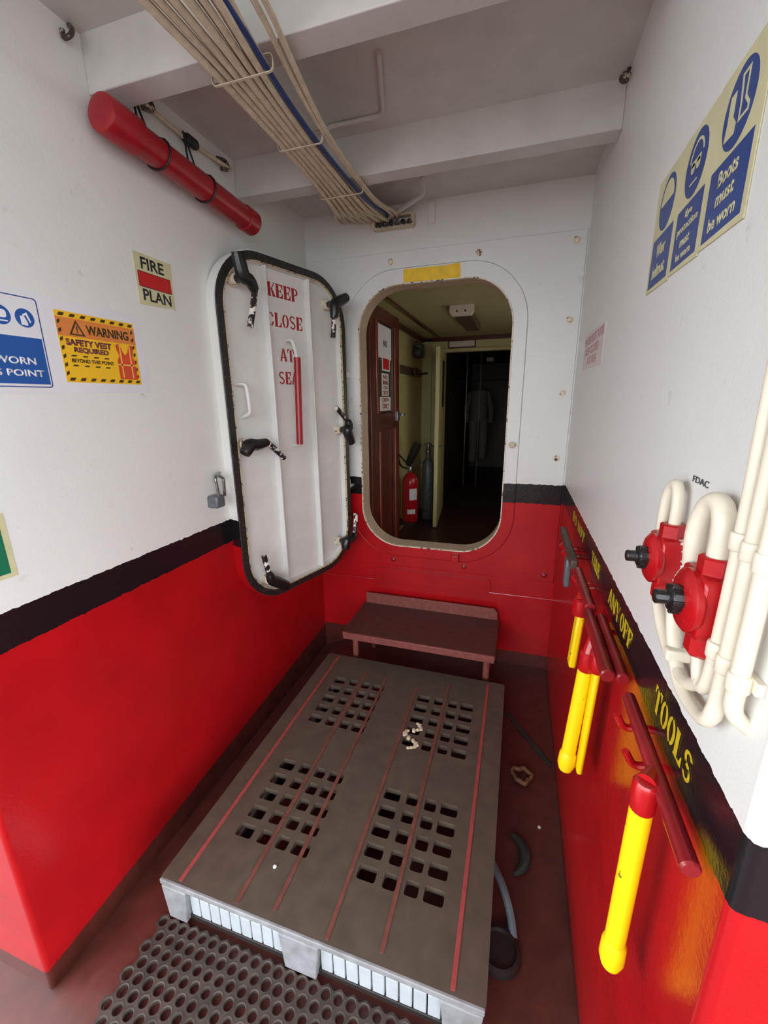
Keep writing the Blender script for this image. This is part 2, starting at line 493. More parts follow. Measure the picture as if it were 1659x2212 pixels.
wl = MB().prism([(XL, 0.47), (XL, 2.4), (-1.27, 2.4), (-1.27, 0.57), (-3.2, 0.57), (-3.2, 0.47)], -0.12, 2.5)
struct(wl.build('wall_left', M['wall_left'], bevel=0.012, seg=3))
wr = MB().prism([(XR, 0.405), (2.4, 0.405), (2.4, 0.505), (0.343, 0.505), (0.343, 2.4), (XR, 2.4)], -0.02, 2.5)
wall_right = struct(wr.build('wall_right', M['wall_right'], bevel=0.012, seg=3))
struct(MB().prism(rect(-3.2, 2.4, -2.2, 2.4), 2.465, 2.54).build('ceiling', M['ceiling']))
for i, y in enumerate((1.075, 1.708)):
    b = MB().prism([(y, 2.335), (y + 0.076, 2.335), (y + 0.076, 2.346), (y + 0.012, 2.348), (y + 0.012, 2.47), (y, 2.47)], XL, XR, DZ)
    struct(b.build('trim_%d' % (i + 1), M['ceiling'], bevel=0.003))

struct(MB().box(-3.2, 2.4, -2.72, -2.62, -0.1, 1.12).build('wall_added_bulwark', M['wall_added_bulwark'], bevel=0.01))  # unseen bulwark added behind the camera to cut the low light
HOLE = rrect(-0.865, -0.062, 0.685, 2.106, 0.225, 12)
wb = MB().prism(rect(XL - 0.02, XR + 0.02, -0.12, 2.47), -0.10, 0.0, BW, [HOLE])
wall_back = struct(wb.build('wall_back', M['wall_back']))
pl = MB().prism(rect(XL + 0.004, 0.236, 0.552, 2.258), 0.0, 0.007, BW, [rrect(-0.943, 0.007, 0.619, 2.181, 0.288, 12)])
plate = pl.build('cover_plate', M['wall_back'], wall_back, bevel=0.002)
for (x, z) in ((-0.682, 2.212), (-0.24, 2.212), (0.192, 2.216), (0.193, 1.885), (0.192, 1.555), (0.193, 1.234), (-0.677, 0.592), (-0.25, 0.592), (0.186, 0.591)):
    o = BW.p(x, z, 0.006)
    MB().lathe([(0.017, 0), (0.017, 0.002), (0.011, 0.003), (0.011, 0.011), (0.006, 0.014)], o, (0, -1, 0), 14).build('bolt', M['rim_edge'] if z > 1 else M['red_bolt'], plate)
col = MB().prism(rrect(-0.940, 0.004, 0.622, 2.178, 0.285, 12), 0.0, 0.012, BW, [rrect(-0.868, -0.059, 0.682, 2.109, 0.226, 12)])
collar = col.build('hatch_collar', M['wall_back'], wall_back, bevel=0.003)
rim = MB().prism(rrect(-0.868, -0.059, 0.682, 2.109, 0.228, 12), 0.004, 0.017, BW, [rrect(-0.863, -0.064, 0.687, 2.104, 0.223, 12)])
rim.build('sill_rim', M['rim_edge'], wall_back)
MB().prism(rrect(-0.866, -0.061, 0.684, 2.107, 0.226, 12), -0.10, 0.004, BW, [rrect(-0.862, -0.065, 0.688, 2.103, 0.222, 12)]).build('reveal', M['reveal'], wall_back)
db = MB().prism(rrect(-0.80, -0.098, 0.440, 0.528, 0.02, 4), 0.0, 0.012, BW)
db.build('doubler_plate', M['wall_back'], wall_back, bevel=0.003)
ws = MB().tube([BW.p(XL, 0.443, 0.0), BW.p(-0.4, 0.444, 0.002), BW.p(XR, 0.445, 0.0)], 0.005, 8)
ws.build('weld_seam', M['wall_back'], wall_back)
MB().box(-0.325, -0.280, 0.622, 0.664, 0.006, 0.040, BW).build('latch_lug', M['wall_back'], wall_back, bevel=0.004)
MB().lathe([(0.012, 0), (0.012, 0.02), (0.016, 0.024), (0.016, 0.036), (0.010, 0.040)], BW.p(-0.020, 1.298, 0.012), (-0.3, -1, 0.1), 12).build('peg', M['cream_cable'], wall_back)

# ------------------------------------------------------------------ signs on the left wall
t = thing('fire_plan_sign', 'pale luminescent FIRE PLAN sign with red bar on left white wall', 'sign', LW.p(1.215, 1.91))
MB().prism([(1.141, 1.834), (1.282, 1.842), (1.288, 1.838), (1.290, 1.984), (1.140, 1.984)], 0.0005, 0.002, LW).build('board', M['lumi'], t)
MB().flat(rect(1.148, 1.280, 1.887, 1.9325), 0.0024, LW).build('black_border', M['sign_black'], t)
MB().flat(rect(1.1495, 1.2785, 1.889, 1.9305), 0.0028, LW).build('red_bar', M['sign_red'], t)
text('lettering', None, None, LW, 0.0026, M['sign_black'], t, 0.02, rows=[('FIRE', (1.164, 1.256, 1.940, 1.974)), ('PLAN', (1.158, 1.272, 1.848, 1.882))])

t = thing('warning_notice', 'laminated yellow WARNING safety vest notice beside the blue notice', 'sign', LW.p(0.98, 1.68))
MB().prism([(0.826, 1.558), (1.132, 1.563), (1.127, 1.797), (0.832, 1.795)], 0.0005, 0.0015, LW).build('laminate_sheet', M['paper'], t)
W0, W1, V0, V1 = 0.860, 1.099, 1.588, 1.768
def wu(a): return W0 + a * (W1 - W0)
def wv(b): return V1 - b * (V1 - V0)
MB().flat(rect(W0, W1, V0, V1), 0.0019, LW).build('yellow_panel', M['sign_yellow'], t)
MB().flat(rect(W0, W1, wv(0.345), wv(0.085)), 0.0022, LW).build('orange_band', M['sign_orange'], t)
hz = MB()
for i in range(8):
    a = wu(0.03 + i * 0.125)
    for b in (0.045, 0.955):
        z = wv(b); hz.flat([(a, z - 0.004), (a + 0.014, z - 0.004), (a + 0.020, z + 0.004), (a + 0.006, z + 0.004)], 0.0025, LW)
for i in range(7):
    z = wv(0.15 + i * 0.12)
    for a in (0.03, 0.955):
        x = wu(a); hz.flat([(x - 0.004, z - 0.007), (x + 0.004, z - 0.002), (x + 0.004, z + 0.007), (x - 0.004, z + 0.002)], 0.0025, LW)
for b in (0.615, 0.755):
    for i in range(4):
        a = wu(0.10 + i * 0.135); z = wv(b)
        hz.flat([(a, z - 0.002), (a + 0.014, z - 0.002), (a + 0.018, z + 0.002), (a + 0.004, z + 0.002)], 0.0025, LW)
hz.build('hazard_dashes', M['sign_brown'], t)
MB().prism([(wu(0.13), wv(0.32)), (wu(0.32), wv(0.32)), (wu(0.225), wv(0.10))], 0.0022, 0.0026, LW, [[(wu(0.16), wv(0.30)), (wu(0.29), wv(0.30)), (wu(0.225), wv(0.145))]]).build('warning_triangle', M['sign_brown'], t)
text('heading', None, None, LW, 0.0027, M['sign_brown'], t, 0.03, rows=[('WARNING', (wu(0.335), wu(0.90), wv(0.29), wv(0.15)))])
text('exclamation_mark', '!', (wu(0.215), wu(0.235), wv(0.285), wv(0.185)), LW, 0.0027, M['sign_brown'], t, 0.03)
text('plum_lettering', None, None, LW, 0.0027, M['sign_plum'], t, 0.045, rows=[('SAFETY VEST', (wu(0.07), wu(0.63), wv(0.47), wv(0.375))), ('REQUIRED', (wu(0.15), wu(0.58), wv(0.575), wv(0.485)))])
text('small_lettering', None, None, LW, 0.0027, M['sign_brown'], t, 0.03, rows=[('BEYOND THIS POINT', (wu(0.10), wu(0.63), wv(0.71), wv(0.655)))])
vp = [(0.69, 0.92), (0.69, 0.62), (0.725, 0.55), (0.70, 0.46), (0.69, 0.38), (0.745, 0.36), (0.78, 0.48), (0.815, 0.53), (0.85, 0.48), (0.885, 0.36), (0.94, 0.37), (0.935, 0.46), (0.915, 0.55), (0.95, 0.62), (0.95, 0.92)]
MB().flat([(wu(a), wv(b)) for a, b in vp], 0.0026, LW).build('vest_picture', M['vest'], t)
vl = MB().flat(rect(wu(0.69), wu(0.95), wv(0.70), wv(0.675)), 0.0029, LW)
for a in (0.735, 0.875): vl.flat(rect(wu(a), wu(a + 0.02), wv(0.90), wv(0.37)), 0.0029, LW)
vl.build('vest_lines', M['vest_line'], t)

t = thing('protective_gear_notice', 'blue and white laminated notice ending in WORN and POINT cut by photo edge', 'sign', LW.p(0.67, 1.68))
MB().prism(rect(0.485, 0.834, 1.557, 1.801), 0.0003, 0.0012, LW).build('laminate_sheet', M['paper'], t)
MB().prism(rrect(0.500, 0.822, 1.572, 1.783, 0.008, 4), 0.0012, 0.0016, LW, [rrect(0.5025, 0.8195, 1.5745, 1.7805, 0.007, 4)]).build('blue_border', M['sign_navy'], t)
MB().flat(rect(0.506, 0.8165, 1.580, 1.690), 0.0016, LW).build('blue_panel', M['sign_blue'], t)
for i, a in enumerate((0.787, 0.735, 0.683, 0.631, 0.579, 0.527)):
    MB().flat(circ(a, 1.734, 0.0215), 0.0017, LW).build('blue_disc', M['sign_blue'], t)
    gl = MB()
    if i == 0:
        gl.flat([(a - 0.010, 1.718), (a + 0.004, 1.717), (a + 0.005, 1.723), (a - 0.001, 1.738), (a - 0.010, 1.738)], 0.0020, LW)
        gl.flat([(a - 0.004, 1.742), (a + 0.006, 1.748), (a + 0.013, 1.726), (a + 0.010, 1.724), (a + 0.003, 1.741), (a - 0.004, 1.738)], 0.0020, LW)
    else:
        gl.flat(rrect(a - 0.012, a + 0.012, 1.728, 1.746, 0.006, 4), 0.0020, LW)
        gl.flat(rect(a - 0.013, a + 0.013, 1.720, 1.723), 0.0020, LW)
    gl.build('gear_symbol', M['sign_white'], t)
text('lettering', None, None, LW, 0.0021, M['sign_white'], t, 0.025, rows=[('PPE MUST BE WORN', (0.53, 0.792, 1.626, 1.643)), ('BEYOND THIS POINT', (0.53, 0.806, 1.598, 1.614))])

t = thing('exit_sign', 'green sign with cream border at lower left edge above black band', 'sign', LW.p(0.57, 1.2))
MB().prism(rect(0.490, 0.641, 1.122, 1.281), 0.0005, 0.002, LW).build('board', M['lumi'], t)
MB().flat(rect(0.499, 0.628, 1.133, 1.270), 0.0024, LW).build('green_panel', M['sign_green'], t)
MB().flat([(0.515, 1.19), (0.56, 1.19), (0.56, 1.16), (0.60, 1.205), (0.56, 1.25), (0.56, 1.22), (0.515, 1.22)], 0.0027, LW).build('arrow', M['sign_white'], t)

# ------------------------------------------------------------------ red tube under the ceiling
t = thing('plan_holder_tube', 'red plastic tube slung under the ceiling along left wall', 'tube', (-1.09, 1.36, 2.25))
A, B = Vector((-1.09, 1.035, 2.263)), Vector((-1.09, 1.69, 2.232))
d = (B - A).normalized()
MB().lathe([(0.0405, 0.0), (0.0405, (B - A).length)], A, d, 28).build('tube_body', M['pipe_red'], t)
MB().lathe([(0.030, -0.006), (0.044, -0.002), (0.0475, 0.004), (0.0475, 0.10), (0.044, 0.102)], A, d, 28).build('end_cap', M['pipe_red'], t)
MB().lathe([(0.0435, -0.06), (0.0455, -0.058), (0.0455, 0.0), (0.040, 0.004)], B, d, 28).build('end_cap', M['pipe_red'], t)
rp = Vector((-1.145, 1.25, 2.405)); rq = Vector((-1.145, 1.66, 2.412))
t = thing('hanging_line', 'dirty white line with hooks strung between the ceiling beams above red tube', 'line', rp)
MB().tube([rp, (-1.145, 1.40, 2.398), (-1.145, 1.52, 2.402), rq], 0.007, 8).build('rope_line', M['cream_cable'], t)
for y in (1.27, 1.63):
    MB().tube(smooth([(-1.145, y - 0.05, 2.415), (-1.145, y, 2.43), (-1.145, y + 0.02, 2.405), (-1.145, y - 0.03, 2.39)]), 0.007, 8).build('hook', M['dirty_cream'], t)
MB().lathe([(0.012, -0.03), (0.017, -0.02), (0.017, 0.02), (0.012, 0.03)], (-1.145, 1.44, 2.40), (0, 1, 0), 12).build('knot', M['dark'], t)
for y, lb in ((1.22, 'black cable tie looped round red tube nearer its capped end'), (1.42, 'black cable tie looped round middle of red tube')):
    k = (y - A.y) / (B.y - A.y)
    c = A.lerp(B, k)
    pts = [Vector((-1.14, y - 0.02, 2.41))]
    for i in range(13):
        a = math.radians(130 - 290 * i / 12)
        pts.append(c + Vector((math.cos(a + PI) * -0.0435, 0.012 - 0.002 * i, math.sin(a) * 0.0435)))
    pts.append(Vector((-1.13, y - 0.03, 2.40)))
    tag(MB().tube(pts, 0.0032, 8).build('cable_tie', M['black_rubber']), lb, 'cable tie', 'black ties on the red tube')

for p, lb, sx in (((-1.150, 1.045, 2.445), 'chipped hook at the ceiling corner over the left wall', 1), ((0.228, 1.672, 2.447), 'chipped hook at the ceiling corner over the right wall', -1)):
    p = Vector(p)
    o = MB().tube(smooth([p + Vector((-0.012 * sx, 0, 0.018)), p + Vector((0.01 * sx, -0.01, 0.0)), p + Vector((0.012 * sx, -0.02, -0.02)), p + Vector((-0.004 * sx, -0.03, -0.03)), p + Vector((-0.008 * sx, -0.025, -0.008))]), 0.006, 8).build('ceiling_hook', M['dirty_cream'])
    tag(o, lb, 'hook')

# ------------------------------------------------------------------ cables under the ceiling
NC = 13
for i in range(NC):
    k = i / (NC - 1)
    row = i % 2
    def X(a, b): return a + (b - a) * k
    z0 = 2.318 - 0.014 * row
    pts = [(X(-0.79, -0.60), 0.25, z0), (X(-0.785, -0.60), 0.85, z0), (X(-0.772, -0.645), 1.10, z0), (X(-0.770, -0.668), 1.38, z0),
           (X(-0.790, -0.668), 1.72, z0), (X(-0.83, -0.672), 1.95, z0 + 0.012), (X(-0.93, -0.69), 2.18, 2.395 - 0.02 * k + 0.01 * row), (X(-0.95, -0.68), 2.30, 2.425 - 0.035 * k)]
    o = MB().tube(smooth(pts), 0.0072 + 0.0022 * ((i * 5) % 3) / 2, 8).build('cable', M['cream_cable'])
    tag(o, 'cream painted cable in the flat bundle under the ceiling', 'cable', 'cream cables bundled under the ceiling')
pts = [(-0.585, 0.25, 2.312), (-0.615, 0.9, 2.312), (-0.648, 1.2, 2.306), (-0.655, 1.42, 2.304), (-0.652, 1.72, 2.306), (-0.66, 1.95, 2.33), (-0.672, 2.2, 2.40), (-0.70, 2.30, 2.405)]
tag(MB().tube(smooth(pts), 0.0065, 8).build('cable', M['blue_cable']), 'blue cable running along right side of the cream bundle', 'cable')
for j, dx in enumerate((0.028, 0.052)):
    pts = [(-0.555 + dx, 0.25, 2.322), (-0.590 + dx, 0.9, 2.322), (-0.628 + dx * 0.7, 1.2, 2.318), (-0.640 + dx * 0.4, 1.42, 2.316), (-0.640 + dx * 0.3, 1.72, 2.318), (-0.65 + dx * 0.3, 1.95, 2.34), (-0.675 + dx, 2.2, 2.395), (-0.70 + dx, 2.30, 2.40)]
    tag(MB().tube(smooth(pts), 0.007, 8).build('cable', M['cream_cable']), ('cream cable just right of the blue one, the nearer to it' if j == 0 else 'outermost cream cable, right of the blue one'), 'cable')
for y, x0, x1, lb in ((1.10, -0.79, -0.615, 'white tie across the cable bundle nearest the camera'), (1.40, -0.785, -0.63, 'white tie across the cable bundle between the two beams'), (1.74, -0.805, -0.625, 'white tie across the cable bundle under the far beam')):
    r_ = rrect(x0, x1, 2.293, 2.330, 0.012, 4)
    o = MB().prism(r_, -0.003, 0.003, Fr((0, y, 0), (1, 0, 0), (0, 0, 1), (0, -1, 0)), [rrect(x0 + 0.002, x1 - 0.002, 2.295, 2.328, 0.010, 4)]).build('cable_tie', M['cream_cable'])
    tag(o, lb, 'cable tie', 'white ties on the cable bundle')

t = thing('cable_transit', 'cream cable transit frame on the back wall where cables pass through', 'cable transit', BW.p(-0.66, 2.38))
MB().prism(rrect(-0.77, -0.555, 2.355, 2.415, 0.012, 4), 0.0, 0.035, BW, [rrect(-0.755, -0.57, 2.365, 2.405, 0.008, 4)]).build('frame', M['cream_cable'], t)
for i in range(6):
    x = -0.745 + i * 0.031
    MB().tube(smooth([BW.p(x, 2.392 - 0.01 * (i % 2), 0.0), BW.p(x + 0.012, 2.378, 0.04), BW.p(x + 0.022, 2.366, 0.055)]), 0.010, 10).build('cable_stub', M['dirty_cream'] if i % 2 else M['dark'], t)
o = MB().tube(bend([(-0.474, 2.08, 2.468), (-0.474, 2.10, 2.435), (-0.480, 2.14, 2.425), (-0.70, 2.27, 2.398)], 0.03), 0.010, 10).build('conduit', M['ceiling'])
tag(o, 'short white bent conduit dropping from ceiling to the cable transit', 'conduit')
o = MB().tube(bend([(-0.440, 1.37, 2.458), (-0.505, 1.625, 2.458), (-0.72, 1.62, 2.456), (-0.76, 1.60, 2.33)], 0.035), 0.008, 10).build('conduit', M['ceiling'])
tag(o, 'thin white conduit bent across the ceiling between the beams', 'conduit')
o = MB().box(-0.492, -0.455, 2.36, 2.455, 0.0, 0.012, BW).build('wall_bracket', M['wall_back'], bevel=0.004)
tag(o, 'small white flat bracket on the back wall right of cable transit', 'bracket')

# ------------------------------------------------------------------ watertight door leaf
ang = 0.27369
sa, ca = math.sin(ang), math.cos(ang)
DL = Fr((-1.0147, 1.8204, 0.0), (sa, ca, 0), (0, 0, 1), (ca, -sa, 0))
DW, DH, DC, DR = 0.785, 1.512, 1.365, 0.230
leaf = thing('steel_watertight_door', 'open white steel watertight door lettered KEEP CLOSE AT SEA', 'door', DL.p(0, DC - DH / 2, -0.045))
def outline(ins): return rrect(-DW / 2 + ins, DW / 2 - ins, DC - DH / 2 + ins, DC + DH / 2 - ins, DR - ins, 12)
sh = MB().prism(outline(0), -0.050, -0.001, DL, [outline(0.0384)])
sh.build('door_edge_frame', M['door_edge'], leaf, bevel=0.003)
MB().prism(outline(0.038), -0.045, -0.030, DL).build('door_panel', M['white'], leaf)
g = MB().prism(outline(0.004), -0.001, 0.005, DL, [outline(0.036)])
g.build('gasket', M['gasket'], leaf, bevel=0.002)
MB().prism(outline(0.0365), -0.003, 0.007, DL, [outline(0.0395)]).build('gasket_channel', M['rust_edge'], leaf)
MB().prism(outline(0.0385), -0.030, -0.003, DL, [outline(0.0405)]).build('inner_rim', M['white'], leaf)
for u in (-0.128, 0.131):
    MB().box(u - 0.004, u + 0.004, DC - DH / 2 + 0.041, DC + DH / 2 - 0.041, -0.030, 0.002, DL).build('stiffener', M['white'], leaf, bevel=0.002)
stencil('lettering', [('KEEP', (-0.098, 0.088, 1.974, 2.030)), ('CLOSE', (-0.112, 0.106, 1.853, 1.911)), ('AT', (-0.051, 0.038, 1.709, 1.765)), ('SEA', (-0.069, 0.052, 1.608, 1.664))], DL, -0.0294, M['stencil_red'], leaf)
o = MB().tube(bend([DL.p(-0.011, 1.800, -0.03), DL.p(-0.030, 1.798, 0.030), DL.p(-0.005, 1.728, 0.030), DL.p(-0.022, 1.332, 0.030), DL.p(-0.009, 1.323, -0.03)], 0.02), 0.0075, 10).build('grab_bar', M['white'], leaf)
MB().tube([DL.p(-0.004, 1.724, 0.030), DL.p(-0.0213, 1.333, 0.030)], 0.0155, 16).build('red_sleeve', M['pipe_red'], o)
MB().tube(bend([DL.p(-0.309, 1.602, -0.03), DL.p(-0.300, 1.601, 0.025), DL.p(-0.292, 1.483, 0.025), DL.p(-0.299, 1.466, -0.03)], 0.02), 0.0075, 10).build('pull_handle', M['white'], leaf)

def dog(hub, top, wedge, lever):
    """clamp of the door: boss on the panel, pin, wedge arm and cranked lever"""
    hb, tp = DL.p(*hub, -0.030), DL.p(*top, 0.045)
    h = MB().lathe([(0.026, 0), (0.026, 0.012), (0.021, 0.03), (0.021, 0.045)], hb, (tp - hb), 16).build('dog_handle', M['dirty_boss'], leaf)
    MB().cyl(hb + (tp - hb) * 0.62, tp + (tp - hb).normalized() * 0.018, 0.017, 16).build('pin', M['black'], h)
    tp2 = DL.p(*top, 0.055)
    pts = [tp2 + (DL.p(*p, 0.058) - tp2) * k for p, k in ((wedge[0], 1.0), (wedge[0], 0.35))] + [tp2] + [DL.p(*p, 0.058) for p in wedge[1:]]
    sm_ = smooth(pts, 1)
    rr = [0.017 + 0.010 * math.sin(PI * min(1.0, 0.15 + 0.85 * i / (len(sm_) - 1))) for i in range(len(sm_))]
    MB().tube(sm_, rr, 10).build('wedge_arm', M['black'], h)
    lv = [DL.p(*p, 0.058) for p in lever]
    MB().tube(smooth(lv, 1), 0.0125, 10).build('lever', M['chip_lever'], h)
dog((-0.280, 1.995), (-0.292, 1.992), [(-0.313, 2.071), (-0.262, 1.985), (-0.243, 1.952)], [(-0.243, 1.955), (-0.262, 1.880), (-0.282, 1.816)])
dog((0.271, 1.997), (0.245, 1.984), [(0.338, 2.030), (0.243, 1.965), (0.236, 1.920)], [(0.238, 1.930), (0.230, 1.880), (0.222, 1.831)])
dog((-0.312, 1.356), (-0.335, 1.362), [(-0.366, 1.326), (-0.298, 1.356), (-0.245, 1.363)], [(-0.247, 1.365), (-0.200, 1.326), (-0.155, 1.284)])
dog((0.331, 1.375), (0.309, 1.382), [(0.344, 1.306), (0.329, 1.400), (0.315, 1.428)], [(0.316, 1.425), (0.270, 1.462), (0.225, 1.499)])
dog((0.295, 0.742), (0.268, 0.768), [(0.259, 0.718), (0.320, 0.765), (0.346, 0.785)], [(0.346, 0.780), (0.358, 0.840), (0.363, 0.906)])
dog((-0.243, 0.707), (-0.270, 0.728), [(-0.194, 0.676), (-0.285, 0.738), (-0.297, 0.775)], [(-0.296, 0.770), (-0.308, 0.820), (-0.317, 0.868)])
for z, mt in ((1.668, M['white']), (1.035, M['door_edge'])):
    hg = MB().cyl(DL.p(0.410, z - 0.055, -0.03), DL.p(0.410, z + 0.055, -0.03), 0.016, 14)
    for k in (-0.035, 0.035):
        hg.box(0.385, 0.412, z + k - 0.012, z + k + 0.012, -0.045, -0.01, DL)
    p = DL.p(0.410, z, -0.03)
    hg.box(p.x - 0.012, p.x + 0.012, z - 0.016, z + 0.016, 0.006, YB - p.y, BW)
    hg.build('hinge', mt, leaf, bevel=0.002)

t = thing('door_hold_back', 'grey hook and clamp on left wall behind open steel door', 'hook', LW.p(1.34, 1.18))
MB().tube(bend([LW.p(1.42, 1.250, 0.0), LW.p(1.335, 1.250, 0.045), LW.p(1.345, 1.170, 0.045)], 0.02), 0.006, 10).build('hook_rod', M['steel'], t)
MB().tube(bend([LW.p(1.415, 1.235, 0.0), LW.p(1.395, 1.235, 0.035), LW.p(1.398, 1.160, 0.03)], 0.015), 0.006, 10).build('hook_rod', M['steel'], t)
MB().box(1.325, 1.375, 1.122, 1.172, 0.0, 0.05, LW).build('clamp_block', M['grey_steel'], t, bevel=0.008)

# ------------------------------------------------------------------ label over the hatch
o = MB().prism([(-0.614, 2.112), (-0.324, 2.108), (-0.326, 2.176), (-0.400, 2.170), (-0.612, 2.172)], 0.0135, 0.0155, BW).build('yellow_label', M['label_yellow'])
tag(o, 'blank yellow label strip stuck over the top of the hatch opening', 'label')

# ------------------------------------------------------------------ step below the hatch
t = thing('boarding_step', 'brown steel step below the hatch on short round legs', 'step', (-0.44, 2.07, 0.0))
MB().prism(rrect(-0.855, -0.036, 1.888, 2.262, 0.006, 3), 0.278, 0.300, WORLD).build('tread', M['step'], t, bevel=0.002)
MB().prism([(-0.848, 0.262), (-0.040, 0.262), (-0.036, 0.301), (-0.853, 0.301)], 0.0, 0.012, Fr((0, 1.890, 0), (1, 0, 0), (0, 0, 1), (0, -1, 0))).build('front_lip', M['step_edge'], t, bevel=0.003)
MB().prism([(-0.845, 0.295), (-0.045, 0.295), (-0.045, 0.345), (-0.065, 0.368), (-0.845, 0.368)], 0.0, 0.010, Fr((0, 2.262, 0), (1, 0, 0), (0, 0, 1), (0, -1, 0))).build('back_flange', M['step_edge'], t, bevel=0.003)
for x, y in ((-0.795, 1.93), (-0.078, 1.93), (-0.795, 2.235), (-0.078, 2.235)):
    MB().cyl((x, y, 0.0), (x, y, 0.279), 0.017, 16).build('leg', M['step_edge'], t)

# ------------------------------------------------------------------ plastic pallet
PX0, PX1, PY0, PY1, PZ = -0.934, 0.018, 0.672, 1.872, 0.16
pal = thing('plastic_pallet', 'dirty grey brown plastic pallet with red strips lying on the deck', 'pallet', (-0.46, 1.27, 0.0))
holes = []
cols = ((0.0, 0.062), (0.085, 0.042), (0.155, 0.042), (0.212, 0.046))
for gx, gy in ((-0.809, 1.372), (-0.375, 1.362), (-0.802, 0.846), (-0.374, 0.841)):
    for r_ in range(5):
        for ci, (cx0, cw) in enumerate(((0.0, 0.058), (0.081, 0.040), (0.147, 0.040), (0.203, 0.058))):
            j = rnd.uniform(0, 0.004)
            x0 = gx + cx0; y0 = gy + r_ * 0.068 + j
            h = 0.046
            holes.append(rrect(x0, x0 + cw, y0, y0 + h - j, 0.007, 2))
MB().prism(rrect(PX0, PX1, PY0, PY1, 0.012, 3), PZ - 0.022, PZ, WORLD, holes).build('top_deck', M['pallet'], pal)
for x, y0, y1 in ((-0.868, 0.682, 1.86), (-0.672, 0.684, 1.80), (-0.560, 0.70, 1.76), (-0.393, 0.684, 1.73), (-0.246, 0.70, 1.80), (-0.061, 0.684, 1.85)):
    MB().prism(rrect(x - 0.006, x + 0.006, y0, y1, 0.003, 2), PZ - 0.001, PZ + 0.0022, WORLD).build('red_strip', M['strip' if x < -0.8 or x > -0.1 else 'strip_worn'], pal)
for x0, x1 in ((-0.930, -0.842), (-0.532, -0.412), (-0.090, 0.014)):
    for y0, y1 in ((0.668, 0.80), (1.21, 1.33), (1.745, 1.868)):
        a = 0.012
        MB().prism([(x0, PZ - 0.022), (x1, PZ - 0.022), (x1 - a, 0.012), (x0 + a, 0.012)], 0.0, y1 - y0, Fr((0, y1, 0), (1, 0, 0), (0, 0, 1), (0, -1, 0))).build('foot', M['pallet_side'], pal, bevel=0.004)
MB().box(PX0 + 0.002, PX1 - 0.002, PY0 - 0.004, PY0 + 0.006, PZ - 0.018, PZ + 0.0005).build('front_rail', M['pallet_side'], pal, bevel=0.003)
for x0, x1 in ((-0.846, -0.528), (-0.416, -0.086)):
    n = 9
    sm = MB()
    w = (x1 - x0) / n
    for i in range(n):
        sm.box(x0 + i * w + 0.002, x0 + (i + 1) * w - 0.002, PY0 + 0.012, PY0 + 0.027, 0.034, 0.108)
    sm.build('slatted_panel', M['pallet_slats'], pal, bevel=0.002)
    MB().box(x0, x1, PY0 + 0.046, PY0 + 0.055, 0.03, 0.138).build('gap_shade_wall', M['dark'], pal)  # dark sheet behind the slats, painting in the shade of the gaps
    MB().box(x0 - 0.02, x1 + 0.02, PY0 + 0.012, PY0 + 0.09, 0.008, 0.028).build('bottom_skid', M['dark'], pal, bevel=0.003)
for x in (-0.886, -0.472, -0.038):
    MB().box(x - 0.032, x + 0.032, 0.80, 1.745, 0.008, 0.028).build('runner', M['pallet_side'], pal, bevel=0.003)

# ------------------------------------------------------------------ rubber mat
mm = MB()
pitch = 0.036; ry = pitch * 0.866
hexa = [(0.5 * pitch / math.cos(math.radians(30)) * math.cos(math.radians(30 + 60 * k)), 0.5 * pitch / math.cos(math.radians(30)) * math.sin(math.radians(30 + 60 * k))) for k in range(6)]
ring_o = []
for k in range(6):
    a, b = hexa[k], hexa[(k + 1) % 6]
    ring_o += [a, ((a[0] + b[0]) / 2, (a[1] + b[1]) / 2)]
for j in range(15):
    y = 0.672 - 0.02 - j * ry
    for i in range(26):
        x = -0.928 + i * pitch + (pitch / 2 if j % 2 else 0)
        b0 = len(mm.v)
        rr_ = rnd.uniform(0.0118, 0.0142)
        for k in range(12):
            ox, oy = ring_o[k]
            a = math.radians(30 + 30 * k)
            dx, dy = rr_ * math.cos(a), rr_ * math.sin(a)
            mm.v += [Vector((x + ox, y + oy, 0.0125)), Vector((x + dx * 1.10, y + dy * 1.10, 0.0128)), Vector((x + dx * 0.95, y + dy * 0.95, 0.0105)), Vector((x + dx * 0.9, y + dy * 0.9, 0.0006))]
        for k in range(12):
            k2 = (k + 1) % 12
            for q in range(3):
                mm.face((b0 + 4 * k + q, b0 + 4 * k2 + q, b0 + 4 * k2 + q + 1, b0 + 4 * k + q + 1))
o = mm.build('rubber_mat', M['mat'])
tag(o, 'dark rubber mat with round holes on deck before the pallet', 'mat')

# ------------------------------------------------------------------ litter on the deck
rp_ = []
for i in range(60):
    a = 2 * PI * i / 59 * 1.9
    rp_.append((0.108 + (0.045 + 0.01 * math.sin(3 * a)) * math.cos(a) * 0.8, 1.50 + (0.036 + 0.006 * math.cos(5 * a)) * math.sin(a), 0.008 + 0.010 * i / 59))
tag(MB().tube(rp_, 0.007, 8).build('rope_scrap', M['rope']), 'small frayed coil of tan rope on deck right of the pallet', 'rope')
tag(MB().prism([(0.03, 1.86), (0.045, 1.875), (0.235, 1.60), (0.222, 1.585)], 0.001, 0.006).build('strap', M['strap']), 'dark green strap lying on deck against the right wall', 'strap')
sc = []
for i in range(10):
    a = math.radians(-60 + 130 * i / 9)
    sc.append((0.045 + 0.075 * math.cos(a), 1.165 + 0.075 * math.sin(a), 0.012))
mbx = MB(); mbx.tube(sc, [0.006, 0.010, 0.014, 0.017, 0.019, 0.020, 0.018, 0.014, 0.010, 0.005], 8)
tag(mbx.build('plastic_scrap', M['strap']), 'curved grey green plastic scrap beside the pallet, nearer the wall', 'scrap')
